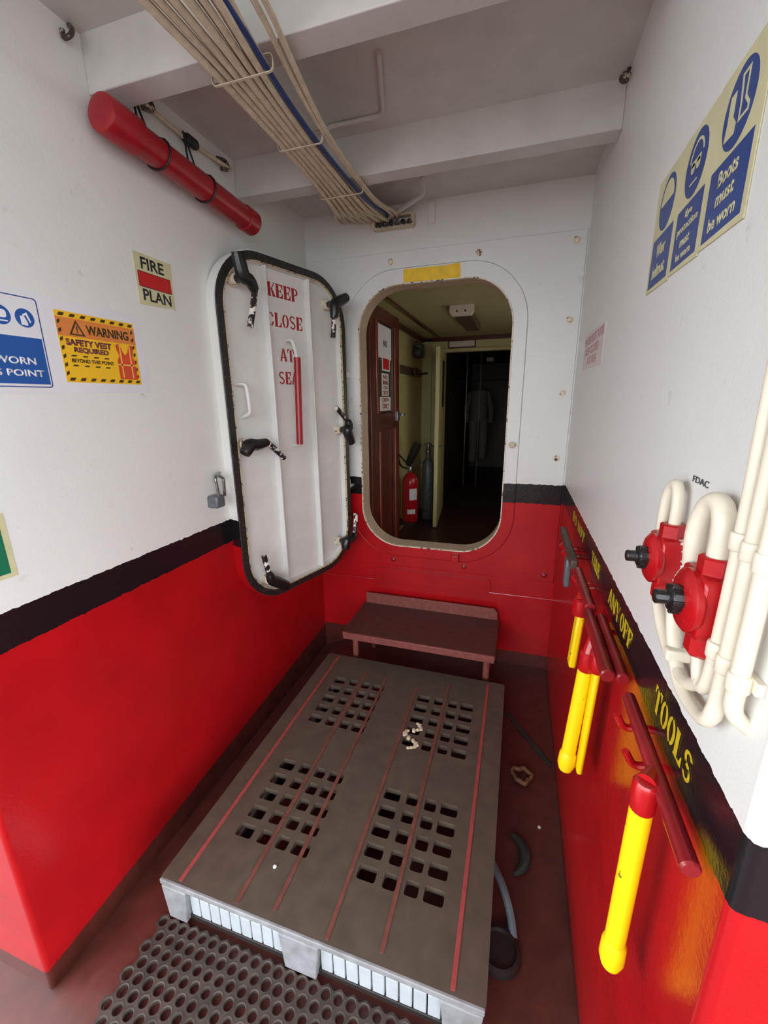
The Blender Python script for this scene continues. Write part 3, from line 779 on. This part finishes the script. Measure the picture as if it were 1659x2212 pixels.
sp_ = smooth([(0.015, 1.10, 0.03), (0.05, 1.03, 0.045), (0.075, 0.97, 0.03), (0.085, 0.92, 0.012)])
mbx = MB().tube(sp_, 0.012, 8)
tag(mbx.build('plastic_scrap', M['rag']), 'pale blue plastic strip poking out from under the pallet edge', 'scrap')
tag(MB().lathe([(0.055, 0), (0.062, 0.008), (0.060, 0.022), (0.048, 0.026), (0.044, 0.016)], (0.045, 0.88, 0.0), (0, 0, 1), 24).build('rubber_ring', M['dark']), 'dark round rubber piece on deck against the pallet right edge', 'rubber piece')
for x, y, lb in ((0.17, 1.30, 'tiny white paint flake on deck near the right wall'), (-0.62, 0.80, 'tiny pale flake lying on the near end of the pallet')):
    z = 0.0 if x > 0 else PZ
    tag(MB().lathe([(0.006, 0), (0.005, 0.004), (0.002, 0.006)], (x, y, z), (0.1, 0, 1), 7).build('paint_flake', M['white']), lb, 'flake')
dm = MB()
for i in range(26):
    k = i / 25
    x = -0.345 + 0.03 * math.sin(k * 9) + rnd.uniform(-0.008, 0.008); y = 1.355 + 0.14 * k
    dm.lathe([(0.009, 0), (0.008, 0.005), (0.002, 0.008)], (x, y, PZ - 0.003), (rnd.uniform(-.3, .3), rnd.uniform(-.3, .3), 1), 6)
o = dm.build('droppings', M['cream_cable']); tag(o, 'pale crusty droppings across the far right hole grid of the pallet', 'droppings'); o['kind'] = 'stuff'

# ------------------------------------------------------------------ right wall: lettering, signs
stencil('lettering', [('DO NOT', (-1.85, -1.52, 1.036, 1.076)), ('TAKE', (-1.350, -1.215, 1.036, 1.076)), ('ANY', (-1.078, -0.958, 1.036, 1.078)), ('OFF', (-0.948, -0.846, 1.036, 1.078)), ('TOOLS', (-0.688, -0.530, 1.036, 1.080))], RW, 0.0012, M['stencil_yellow'], wall_right)
text('stencil_mark', None, None, RW, 0.0012, M['strap'], wall_right, 0.0, rows=[('FDAC', (-0.694, -0.640, 1.413, 1.422))])

def mand_sign(y0, y1, label, lines, sym):
    t = thing('mandatory_sign', label, 'sign', RW.p(-(y0 + y1) / 2, 1.84), 'blue safety signs on the right wall')
    a0, a1 = -y1, -y0
    MB().prism([(a0, 1.742), (a1, 1.738), (a1, 1.944), (a0, 1.946)], 0.0005, 0.002, RW).build('board', M['lumi'], t)
    w = a1 - a0; m = (a0 + a1) / 2
    MB().flat(rect(a0 + 0.012, a1 - 0.012, 1.748, 1.838), 0.0024, RW).build('blue_panel', M['sign_navy'], t)
    MB().flat(circ(m, 1.889, 0.046), 0.0024, RW).build('blue_disc', M['sign_navy'], t)
    s_ = MB()
    if sym == 'helmet':
        s_.flat([(m + 0.036 * math.cos(math.radians(a)), 1.890 + 0.036 * math.sin(math.radians(a))) for a in range(0, 181, 12)], 0.0028, RW)
    elif sym == 'face':
        s_.prism([(m + 0.030 * math.cos(math.radians(a)), 1.893 + 0.030 * math.sin(math.radians(a))) for a in range(10, 171, 10)] + [(m + 0.026 * math.cos(math.radians(a)), 1.893 + 0.026 * math.sin(math.radians(a))) for a in range(170, 9, -10)], 0.0024, 0.0028, RW)
        s_.flat(rect(m - 0.020, m + 0.020, 1.888, 1.896), 0.0028, RW)
        s_.flat(circ(m - 0.011, 1.886, 0.008, 12), 0.0028, RW); s_.flat(circ(m + 0.011, 1.886, 0.008, 12), 0.0028, RW)
        s_.flat(rect(m - 0.016, m + 0.014, 1.862, 1.865), 0.0028, RW)
    else:
        s_.flat([(m - 0.034, 1.862), (m - 0.004, 1.860), (m - 0.002, 1.872), (m - 0.014, 1.884), (m - 0.014, 1.912), (m - 0.030, 1.912), (m - 0.030, 1.884)], 0.0028, RW)
        s_.prism([(m - 0.002, 1.922), (m + 0.020, 1.922), (m + 0.020, 1.890), (m + 0.032, 1.878), (m + 0.032, 1.868), (m + 0.004, 1.868), (m + 0.004, 1.890)], 0.0024, 0.0028, RW,
                 [[(m + 0.003, 1.918), (m + 0.016, 1.918), (m + 0.016, 1.888), (m + 0.028, 1.876), (m + 0.028, 1.872), (m + 0.008, 1.872), (m + 0.008, 1.890)]])
    s_.build('symbol', M['lumi'], t)
    text('lettering', None, None, RW, 0.0027, M['lumi'], t, 0.028, rows=[(l, (m - hw, m + hw, z0, z1)) for l, hw, z0, z1 in lines])
mand_sign(0.970, 1.115, 'blue wear helmet sign, farthest of the three on right wall', [('Wear', 0.028, 1.800, 1.824), ('helmet', 0.040, 1.763, 1.787)], 'helmet')
mand_sign(0.830, 0.970, 'blue eye protection sign, middle of the three on right wall', [('Eye', 0.016, 1.815, 1.829), ('protection', 0.046, 1.795, 1.810), ('must', 0.022, 1.775, 1.788), ('be worn', 0.034, 1.756, 1.768)], 'face')
mand_sign(0.684, 0.830, 'blue boots must be worn sign, nearest of the three on right wall', [('Boots', 0.030, 1.808, 1.828), ('must', 0.028, 1.784, 1.800), ('be worn', 0.042, 1.757, 1.775)], 'boot')

t = thing('faded_notice', 'faded pink lettered notice on right wall next to the back wall', 'notice', RW.p(-1.82, 1.71))
MB().prism([(-2.058, 1.645), (-1.598, 1.636), (-1.582, 1.766), (-2.055, 1.782)], 0.0005, 0.0018, RW).build('board', M['faded_board'], t)
text('lettering', None, None, RW, 0.0022, M['faded_red'], t, 0.02, rows=[('WATERTIGHT DOOR', (-2.03, -1.60, 1.732, 1.762)), ('KEEP CLOSED', (-2.00, -1.68, 1.694, 1.722)), ('AT SEA', (-1.93, -1.70, 1.656, 1.684))])

# ------------------------------------------------------------------ right wall: switch boxes, pipes, cables
def switch_box(y, z, s, label):
    t = thing('alarm_switch', label, 'switch', (XR, y, z), 'red switch boxes on the right wall')
    F = Fr((XR, y, z), (0, -1, 0), (0, 0, 1), (-1, 0, 0))
    MB().prism(rrect(-0.034 * s, 0.030 * s, -0.036 * s, 0.034 * s, 0.010 * s, 2), 0.0, 0.034, F).build('back_box', M['red_overspray'], t, bevel=0.004)
    MB().lathe([(0.033 * s, 0), (0.035 * s, 0.003), (0.035 * s, 0.009), (0.030 * s, 0.013), (0.016 * s, 0.015)], F.p(0, 0, 0.030), F.n, 24).build('cover', M['red'], t)
    for a in (45, 135, 225, 315):
        MB().lathe([(0.0045, 0), (0.0045, 0.004), (0.002, 0.006)], F.p(0.024 * s * math.cos(math.radians(a)), 0.024 * s * math.sin(math.radians(a)), 0.038), F.n, 8).build('screw', M['red'], t)
    kn = MB().lathe([(0.0155 * s, 0), (0.0155 * s, 0.012), (0.012 * s, 0.014), (0.008 * s, 0.015), (0.008 * s, 0.028), (0.006 * s, 0.029)], F.p(0, 0, 0.043), F.n, 10)
    for k in range(5):
        a = 2 * PI * k / 5
        kn.box(0.014 * s * math.cos(a) - 0.003, 0.014 * s * math.cos(a) + 0.003, 0.014 * s * math.sin(a) - 0.003, 0.014 * s * math.sin(a) + 0.003, 0.043, 0.056, F)
    kn.build('knob', M['black'], t, bevel=0.001)
    MB().lathe([(0.0165 * s, 0.028 * s), (0.0165 * s, 0.050 * s), (0.014 * s, 0.052 * s)], F.p(0.004, 0, 0.016), F.v, 6).build('top_gland', M['red'], t)
    MB().lathe([(0.0155 * s, 0.030 * s), (0.0155 * s, 0.056 * s), (0.012 * s, 0.060 * s)], F.p(0.006, 0, 0.016), -F.v, 6).build('bottom_gland', M['red'], t)
    return F
FA = switch_box(0.545, 1.295, 1.12, 'red switch box with black knob beside the white pipes, nearer one')
FB = switch_box(0.692, 1.294, 1.08, 'red switch box with black knob, farther one toward the hatch')
def loop_cable(pts, r, label, it=2):
    tag(MB().tube(smooth(pts, it), r, 12).build('conduit', M['cream_pipe']), label, 'conduit', 'cream conduits by the red switch boxes')
xw = XR - 0.016
loop_cable([(xw, 0.688, 1.345), (xw, 0.688, 1.385), (xw, 0.700, 1.408), (xw - 0.002, 0.722, 1.40), (xw - 0.004, 0.728, 1.36), (xw, 0.728, 1.25), (xw, 0.70, 1.215), (xw, 0.655, 1.185), (xw, 0.60, 1.170), (xw, 0.555, 1.172), (xw, 0.520, 1.20)], 0.0080, 'cream conduit looping over the farther red switch box')
loop_cable([(xw, 0.541, 1.348), (xw, 0.541, 1.385), (xw, 0.555, 1.414), (xw - 0.004, 0.582, 1.408), (xw - 0.008, 0.592, 1.37), (xw - 0.004, 0.592, 1.325)], 0.0118, 'thick cream conduit arched over the nearer red switch box')
loop_cable([(xw, 0.539, 1.243), (xw, 0.539, 1.225), (xw, 0.528, 1.198), (xw, 0.512, 1.196), (xw, 0.503, 1.222), (xw, 0.500, 1.30), (xw, 0.500, 1.40), (xw, 0.508, 1.62), (xw, 0.512, 2.47)], 0.0078, 'cream conduit bending under nearer red switch box then rising')
loop_cable([(xw, 0.64, 1.245), (xw, 0.625, 1.205), (xw, 0.58, 1.160), (xw, 0.535, 1.158), (xw, 0.480, 1.172), (xw, 0.476, 1.25), (xw, 0.476, 1.40), (xw, 0.478, 1.62), (xw, 0.480, 2.47)], 0.0088, 'outer cream conduit sweeping round below both red switch boxes')
loop_cable([(XR + 0.004, 0.452, 1.20), (xw, 0.451, 1.215), (xw, 0.450, 1.25), (xw, 0.450, 1.40), (xw, 0.452, 1.62), (xw, 0.454, 2.47)], 0.0085, 'straight cream conduit nearest the wall corner')
for z, lb in ((1.385, 'white clamp bar holding the upright conduits, upper one'), (1.258, 'white clamp bar holding the upright conduits, lower one')):
    c = MB()
    for y in (0.500, 0.476, 0.450):
        c.lathe([(0.0100, -0.010), (0.0110, -0.007), (0.0110, 0.007), (0.0100, 0.010)], (xw, y, z - (0.500 - y) * 0.1), (0, 0, 1), 14)
    c.box(-0.515, -0.435, z - 0.010, z + 0.004, 0.0, 0.008, RW)
    tag(c.build('pipe_clamp', M['cream_pipe'], bevel=0.001), lb, 'clamp', 'clamps on the upright conduits')
tag(MB().box(-0.608, -0.592, 1.180, 1.196, 0.0, 0.030, RW).build('pipe_clamp', M['cream_pipe'], bevel=0.003), 'small cream clip on conduit loop below red switch boxes', 'clamp')

# ------------------------------------------------------------------ tools hung on the right wall
def tool(bar, barx, ya, yb, zb, hy, htop, hbot, r, label, flat=False, bars_r=0.014):
    t = thing('hanging_tool', label, 'tool', (barx, hy, zb), 'yellow handled tools on the right wall')
    MB().lathe([(bars_r * 0.8, -0.003), (bars_r, 0.0), (bars_r, ya - yb), (bars_r * 0.8, ya - yb + 0.003)], (barx, yb, zb), (0, 1, 0), 18).build('crossbar', M[bar], t)
    T, B_ = Vector(htop), Vector(hbot)
    d_ = (B_ - T).normalized()
    c = MB().lathe([(r * 0.9, -0.035), (r * 1.12, -0.030), (r * 1.12, 0.010), (r, 0.014)], T, d_, 18)
    c.tube([T - d_ * 0.03, (barx, hy, zb)], [r * 0.9, bars_r * 0.9], 12)
    c.build('collar', M['red'], t)
    L = (B_ - T).length
    if flat:
        F = Fr(T, d_, (0, 1, 0), Vector(d_).cross(Vector((0, 1, 0))))
        MB().box(0.0, L, -r * 1.0, r * 1.0, -r * 0.45, r * 0.45, F).build('handle', M['yellow'], t, bevel=0.006)
    else:
        MB().lathe([(r * 0.96, 0.0), (r, 0.01), (r, L - 0.055)], T, d_, 20).build('handle', M['yellow'], t)
        MB().lathe([(r, L - 0.058), (r * 1.2, L - 0.050), (r * 1.25, L - 0.02), (r * 0.95, L - 0.004), (r * 0.5, L)], T, d_, 20).build('grip_end', M['yellow'], t)
    return t
t1 = tool('dull_red', 0.219, 0.735, 0.440, 1.012, 0.575, (0.200, 0.545, 0.985), (0.197, 0.545, 0.650), 0.0148, 'yellow handled tool with red crossbar, nearest the camera on right wall', bars_r=0.0115)
t2 = tool('dull_red', 0.200, 1.075, 0.810, 1.000, 0.965, (0.188, 0.955, 0.925), (0.170, 0.955, 0.615), 0.0165, 'round yellow handled tool hanging in front of the flat one')
t3 = tool('dull_red', 0.226, 1.050, 0.805, 1.002, 0.930, (0.205, 0.925, 0.945), (0.199, 0.945, 0.630), 0.0155, 'flat yellow handled tool hanging close behind the round one', flat=True, bars_r=0.012)
t4 = tool('dull_red', 0.205, 1.330, 1.080, 1.010, 1.19, (0.200, 1.175, 0.955), (0.190, 1.165, 0.785), 0.022, 'short wide yellow handled tool, farthest along right wall', flat=True)
for y, z in ((0.69, 0.985), (0.62, 0.975), (1.03, 0.975), (1.26, 0.985), (1.33, 0.97)):
    o = MB().tube(bend([(XR, y, z + 0.005), (0.205, y, z - 0.002), (0.192, y, z + 0.022)], 0.010), 0.006, 8).build('wall_peg', M['red'])
    tag(o, 'small red peg on right wall carrying the tools', 'peg', 'red pegs carrying the tools')
t = thing('steel_hammer', 'brown and grey steel hammer hung at far end of tool row', 'hammer', (0.20, 1.55, 1.0))
MB().box(1.40, 1.80, 0.985, 1.018, 0.192, 0.214, Fr((0, 0, 0), (0, 1, 0), (0, 0, 1), (1, 0, 0))).build('head_bar', M['brown_steel'], t, bevel=0.005)
MB().box(1.49, 1.535, 0.880, 0.986, 0.188, 0.208, Fr((0, 0, 0), (0, 1, 0), (0, 0, 1), (1, 0, 0))).build('grey_block', M['grey_steel'], t, bevel=0.006)
for y in (1.58, 1.66):
    MB().tube(bend([(XR, y, 0.97), (0.205, y, 0.965), (0.185, y, 0.985)], 0.010), 0.010, 8).build('holder_peg', M['red'], t)

# ------------------------------------------------------------------ room behind the hatch
RZ, CZ, FY = 0.14, 2.245, 5.30
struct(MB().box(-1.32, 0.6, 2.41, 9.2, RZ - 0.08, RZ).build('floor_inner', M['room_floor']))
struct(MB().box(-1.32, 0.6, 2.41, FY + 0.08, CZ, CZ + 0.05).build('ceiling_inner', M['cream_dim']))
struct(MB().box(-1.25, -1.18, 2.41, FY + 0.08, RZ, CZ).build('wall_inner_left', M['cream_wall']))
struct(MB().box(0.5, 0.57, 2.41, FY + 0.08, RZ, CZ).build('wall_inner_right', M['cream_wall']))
fw = MB().prism([(-1.18, RZ), (-0.90, RZ), (-0.90, 2.078), (0.10, 2.078), (0.10, RZ), (0.5, RZ), (0.5, CZ), (-1.18, CZ)], -0.08, 0.0, Fr((0, FY, 0), (1, 0, 0), (0, 0, 1), (0, -1, 0)))
struct(fw.build('wall_inner_back', M['cream_wall']))
FW = Fr((0, FY, 0), (1, 0, 0), (0, 0, 1), (0, -1, 0))
struct(MB().box(-1.18, -1.06, RZ, CZ - 0.01, 0.0, 0.03, FW).build('trim_3', M['cream_wall'], bevel=0.004))
struct(MB().prism([(-0.95, RZ), (-0.90, RZ), (-0.90, 2.078), (0.10, 2.078), (0.10, 2.115), (-0.95, 2.115)], 0.0, 0.02, FW).build('trim_4', M['cream_wall'], bevel=0.003))
struct(MB().box(-1.18, 0.5, CZ - 0.045, CZ, 0.0, 0.03, FW).build('trim_5', M['wood'], bevel=0.003))
struct(MB().box(-0.985, -0.955, 2.42, FY - 0.03, CZ - 0.018, CZ).build('trim_6', M['wood']))
struct(MB().box(-1.18, -1.155, 2.42, FY - 0.03, CZ - 0.05, CZ - 0.001).build('trim_7', M['wood']))
struct(MB().box(-1.18, 0.5, 2.72, 2.80, CZ - 0.03, CZ).build('trim_8', M['wood']))
# corridor beyond
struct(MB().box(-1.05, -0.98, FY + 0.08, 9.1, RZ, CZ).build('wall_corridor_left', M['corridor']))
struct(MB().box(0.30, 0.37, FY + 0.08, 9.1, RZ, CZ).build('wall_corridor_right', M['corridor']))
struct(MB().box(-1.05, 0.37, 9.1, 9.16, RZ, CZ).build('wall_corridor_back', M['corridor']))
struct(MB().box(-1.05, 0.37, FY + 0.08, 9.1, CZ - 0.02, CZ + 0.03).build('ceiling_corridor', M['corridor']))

t = thing('panelled_door', 'open dark red wooden door with notices just inside the hatch', 'door', (-0.88, 2.74, RZ))
WD = Fr((-0.85, 0, 0), (0, 1, 0), (0, 0, 1), (1, 0, 0))
D0, D1, Z0, Z1 = 2.43, 3.05, RZ + 0.02, 2.08
MB().box(D0, D1, Z0, Z1, -0.042, -0.012, WD).build('door_core', M['wood'], t)
MB().prism(rect(D0, D1, Z0, Z1), -0.012, 0.0, WD, [rect(2.55, 2.90, 1.45, 2.00), rect(2.55, 2.90, 0.30, 1.34)]).build('door_frame', M['wood'], t, bevel=0.003)
for y, z0, z1 in ((2.535, 1.45, 2.0), (2.575, 0.30, 1.34), (2.925, 1.45, 2.0), (2.925, 0.30, 1.34)):
    MB().box(y - 0.016, y + 0.016, z0, z1, 0.0, 0.010, WD).build('moulding', M['wood_highlight'], t, bevel=0.004)
MB().box(2.555, 2.895, 1.455, 1.995, -0.0115, -0.008, WD).build('pane', M['pane'], t)
lk = MB().box(2.975, 3.045, 1.385, 1.455, 0.0, 0.008, WD).build('lock_plate', M['steel'], t, bevel=0.002)
MB().tube(bend([WD.p(3.02, 1.43, 0.005), WD.p(3.02, 1.43, 0.05), WD.p(2.96, 1.43, 0.05)], 0.012), 0.007, 10).build('lever_handle', M['steel'], lk)
def door_paper(name, label, y0, y1, z0, z1, mat, rows, tm, c=0.0005, inner=None):
    q = thing(name, label, 'notice', WD.p((y0 + y1) / 2, (z0 + z1) / 2))
    MB().prism(rect(y0, y1, z0, z1), c, c + 0.0012, WD).build('sheet', mat, q)
    if inner: MB().flat(rect(*inner[0]), c + 0.0016, WD).build('panel', inner[1], q)
    if rows: text('lettering', None, None, WD, c + 0.002, tm, q, 0.02, rows=rows)
pc = -0.0075
door_paper('notice', 'white sheet at the top of the open wooden door', 2.56, 2.87, 1.79, 1.985, M['paper'], [('NO', (2.70, 2.78, 1.86, 1.90))], M['sign_black'], pc)
door_paper('notice', 'small red panel notice below the white sheet on wooden door', 2.665, 2.83, 1.715, 1.80, M['paper'], None, None, pc + 0.002, ((2.68, 2.815, 1.725, 1.792), M['sign_red']))
door_paper('notice', 'long pale strip notice on the wooden door pane', 2.66, 2.81, 1.56, 1.70, M['faded_board'], [('NO', (2.69, 2.78, 1.665, 1.69)), ('SMOKING', (2.68, 2.79, 1.63, 1.655)), ('ON', (2.69, 2.78, 1.60, 1.622)), ('DECK', (2.68, 2.79, 1.568, 1.592))], M['dull_red'], pc)
door_paper('notice', 'lowest square notice with red lettering on wooden door', 2.61, 2.845, 1.465, 1.553, M['faded_board'], [('CREW', (2.66, 2.80, 1.522, 1.545)), ('ONLY', (2.66, 2.80, 1.478, 1.510))], M['dull_red'], pc + 0.002)

t = thing('ceiling_lamp', 'boxy white ceiling lamp just inside the hatch', 'lamp', (-0.49, 4.0, CZ))
MB().prism([(-0.585, CZ), (-0.395, CZ), (-0.395, CZ - 0.055), (-0.415, CZ - 0.078), (-0.565, CZ - 0.078), (-0.585, CZ - 0.055)], 0, 0.05, Fr((0, 3.62, 0), (1, 0, 0), (0, 0, 1), (0, -1, 0))).build('end_cap', M['lamp_white'], t, bevel=0.004)
MB().box(-0.56, -0.42, 3.62, 4.45, CZ - 0.072, CZ - 0.004).build('lens', M['lamp_lens'], t, bevel=0.01)
for x in (-0.525, -0.460):
    MB().lathe([(0.008, 0), (0.006, 0.004)], (x, 3.57, CZ - 0.045), (0, -1, 0), 10).build('screw', M['dark'], t)

t = thing('name_plate', 'grey framed plate above the inner doorway', 'plate', FW.p(-0.70, 2.168))
MB().box(-0.865, -0.545, 2.120, 2.205, 0.001, 0.02, FW).build('frame', M['wood'], t, bevel=0.003)
MB().box(-0.852, -0.560, 2.132, 2.194, 0.018, 0.024, FW).build('plate_face', M['lamp_white'], t)

t = thing('cream_cabin_door', 'open cream door seen edge on in the inner doorway', 'door', (-0.86, 4.9, RZ))
ID = Fr((-0.892, FY - 0.02, 0), Vector((0.085, -0.85, 0)).normalized(), (0, 0, 1), Vector((0.85, 0.085, 0)).normalized())
MB().box(0.0, 0.85, RZ + 0.01, 2.05, -0.042, 0.0, ID).build('door_slab', M['cream_wall'], t, bevel=0.003)
h = MB().tube(bend([ID.p(0.79, 1.05, 0.0), ID.p(0.79, 1.05, 0.055), ID.p(0.68, 1.05, 0.055)], 0.012), 0.009, 10)
h.tube(bend([ID.p(0.79, 1.05, -0.042), ID.p(0.79, 1.05, -0.10), ID.p(0.70, 1.05, -0.10)], 0.012), 0.009, 10)
h.build('lever_handle', M['steel'], t)
MB().box(0.25, 0.52, 1.45, 1.95, 0.0, 0.006, ID).build('glass_strip', M['pane'], t)

t = thing('fire_extinguisher', 'red fire extinguisher with white label against the cream wall', 'fire extinguisher', (-1.055, 4.2, RZ + 0.13))
b = Vector((-1.055, 4.2, RZ + 0.13))
MB().lathe([(0.070, 0), (0.082, 0.01), (0.084, 0.03), (0.084, 0.42), (0.076, 0.47), (0.050, 0.51), (0.026, 0.525), (0.026, 0.54)], b, (0, 0, 1), 28).build('cylinder', M['ext_red'], t)
MB().lathe([(0.022, 0.54), (0.024, 0.56), (0.018, 0.60), (0.010, 0.61)], b, (0, 0, 1), 16).build('valve', M['steel'], t)
MB().tube([b + Vector((-0.02, 0, 0.60)), b + Vector((0.05, -0.02, 0.615)), b + Vector((0.13, -0.03, 0.65))], 0.012, 10).build('squeeze_lever', M['steel'], t)
MB().tube(smooth([b + Vector((-0.02, -0.03, 0.575)), b + Vector((-0.09, -0.07, 0.60)), b + Vector((-0.10, -0.12, 0.74)), b + Vector((-0.05, -0.14, 0.70)), b + Vector((0.0, -0.10, 0.63))]), 0.010, 10).build('hose', M['black_rubber'], t)
MB().tube([b + Vector((0.0, -0.09, 0.62)), b + Vector((0.03, -0.09, 0.68)), b + Vector((0.10, -0.09, 0.84))], [0.028, 0.040, 0.046], 16).build('horn', M['black_rubber'], t)
lbm = MB()
for z0, z1, m0, m1 in ((0.25, 0.37, -80, -20), (0.10, 0.15, -95, -35)):
    pr = [(0.0852 * math.cos(math.radians(a)), 0.0852 * math.sin(math.radians(a))) for a in range(m0, m1 + 1, 6)]
    pr += [(0.0846 * math.cos(math.radians(a)), 0.0846 * math.sin(math.radians(a))) for a in range(m1, m0 - 1, -6)]
    lbm.prism(pr, z0, z1, Fr(b, (1, 0, 0), (0, 1, 0), (0, 0, 1)))
lbm.build('paper_label', M['paper'], t)
MB().box(-1.18, -1.0, 4.12, 4.28, RZ + 0.10, RZ + 0.131).build('wall_shelf_bracket', M['dark'], t, bevel=0.004)
t = thing('gas_cylinder', 'dark steel gas cylinder with valve right of the red extinguisher', 'gas cylinder', (-0.985, 4.78, RZ))
b = Vector((-0.985, 4.78, RZ))
MB().lathe([(0.06, 0), (0.07, 0.02), (0.07, 0.62), (0.055, 0.70), (0.024, 0.74), (0.024, 0.80)], b, (0, 0, 1), 24).build('cylinder', M['grey_steel'], t)
MB().lathe([(0.034, 0.80), (0.034, 0.83), (0.016, 0.84), (0.016, 0.88), (0.040, 0.885), (0.040, 0.905), (0.010, 0.91)], b, (0, 0, 1), 16).build('valve', M['steel'], t)

t = thing('wall_lamp', 'dark blue grey hand lamp hung high on the cream wall', 'lamp', (-1.12, 4.85, 2.05))
MB().lathe([(0.030, 0), (0.060, 0.01), (0.066, 0.06), (0.060, 0.14), (0.040, 0.15)], (-1.12, 4.85, 1.98), (0, 0, 1), 20).build('lamp_body', M['grey_steel'], t)
MB().lathe([(0.045, 0), (0.055, 0.03), (0.03, 0.05)], (-1.12, 4.79, 2.03), (0.3, -1, 0), 18).build('lens', M['pane'], t)
MB().tube(smooth([(-1.17, 4.85, 2.15), (-1.10, 4.85, 2.16), (-1.10, 4.85, 2.12)]), 0.008, 8).build('hanger', M['steel'], t)
t = thing('wooden_rack', 'short wooden rack with coiled cord on the cream wall', 'rack', (-1.17, 4.75, 1.82))
MB().box(4.25, 5.10, 1.79, 1.87, 0.0, 0.03, Fr((-1.18, 0, 0), (0, 1, 0), (0, 0, 1), (1, 0, 0))).build('board', M['brown_steel'], t, bevel=0.004)
MB().tube([(-1.135 + 0.004 * math.sin(i), 4.80 + 0.13 * math.cos(i * 0.5) + i * 0.001, 1.83 + 0.045 * math.sin(i * 0.5)) for i in range(40)], 0.008, 8).build('cord_coil', M['rope'], t)
MB().cyl((-1.15, 5.10, 1.83), (-1.10, 5.20, 1.84), 0.012, 10).build('peg', M['dark'], t)

# dark corridor
t = thing('corridor_lamp', 'small white lamp on the dark corridor ceiling beyond', 'lamp', (-0.54, 8.0, CZ - 0.02))
MB().box(-0.61, -0.49, 7.8, 8.4, CZ - 0.085, CZ - 0.02).build('housing', M['lamp_white'], t, bevel=0.01)
MB().box(-0.60, -0.50, 7.82, 8.38, CZ - 0.095, CZ - 0.084).build('lens', M['lamp_lens'], t, bevel=0.004)
t = thing('boiler_suit', 'boiler suit, colour darkened for shade, hanging in the dark corridor', 'overalls', (-0.66, 7.3, 1.75))
MB().tube([(-0.66, 7.3, 1.75), (-0.66, 7.3, 1.66), (-0.66, 7.3, 1.40), (-0.66, 7.3, 1.18)], [0.05, 0.15, 0.14, 0.15], 16).build('torso', M['overall'], t)
for x, z1 in ((-0.735, 0.50), (-0.575, 0.56)):
    MB().tube([(x, 7.3, 1.22), (x, 7.3, 0.9), (x * 1.0, 7.3, z1)], [0.085, 0.075, 0.065], 12).build('trouser_leg', M['overall'], t)
for s_ in (-1, 1):
    MB().tube([(-0.66 + s_ * 0.12, 7.3, 1.64), (-0.66 + s_ * 0.20, 7.3, 1.40), (-0.66 + s_ * 0.20, 7.3, 1.15)], [0.055, 0.05, 0.04], 10).build('sleeve', M['overall'], t)
MB().tube(smooth([(-0.66, 7.3, 1.74), (-0.66, 7.3, 1.84), (-0.64, 7.3, 1.86), (-0.62, 7.3, 1.83)]), 0.006, 8).build('hanger_hook', M['steel'], t)
tag(MB().cyl((-0.98, 7.3, 1.83), (0.30, 7.3, 1.83), 0.009, 10).build('hanging_rail', M['dark']), 'dark clothes rail across the corridor carrying the boiler suit', 'rail')
tag(MB().cyl((-0.84, 7.0, RZ), (-0.84, 7.0, CZ - 0.02), 0.011, 10).build('stanchion', M['steel']), 'thin bright upright pole left of the boiler suit in corridor', 'pole')
tag(MB().cyl((-0.62, 6.9, RZ), (-0.62, 6.9, CZ - 0.02), 0.010, 10).build('stanchion', M['steel']), 'thin bright upright pole in front of the boiler suit in corridor', 'pole')
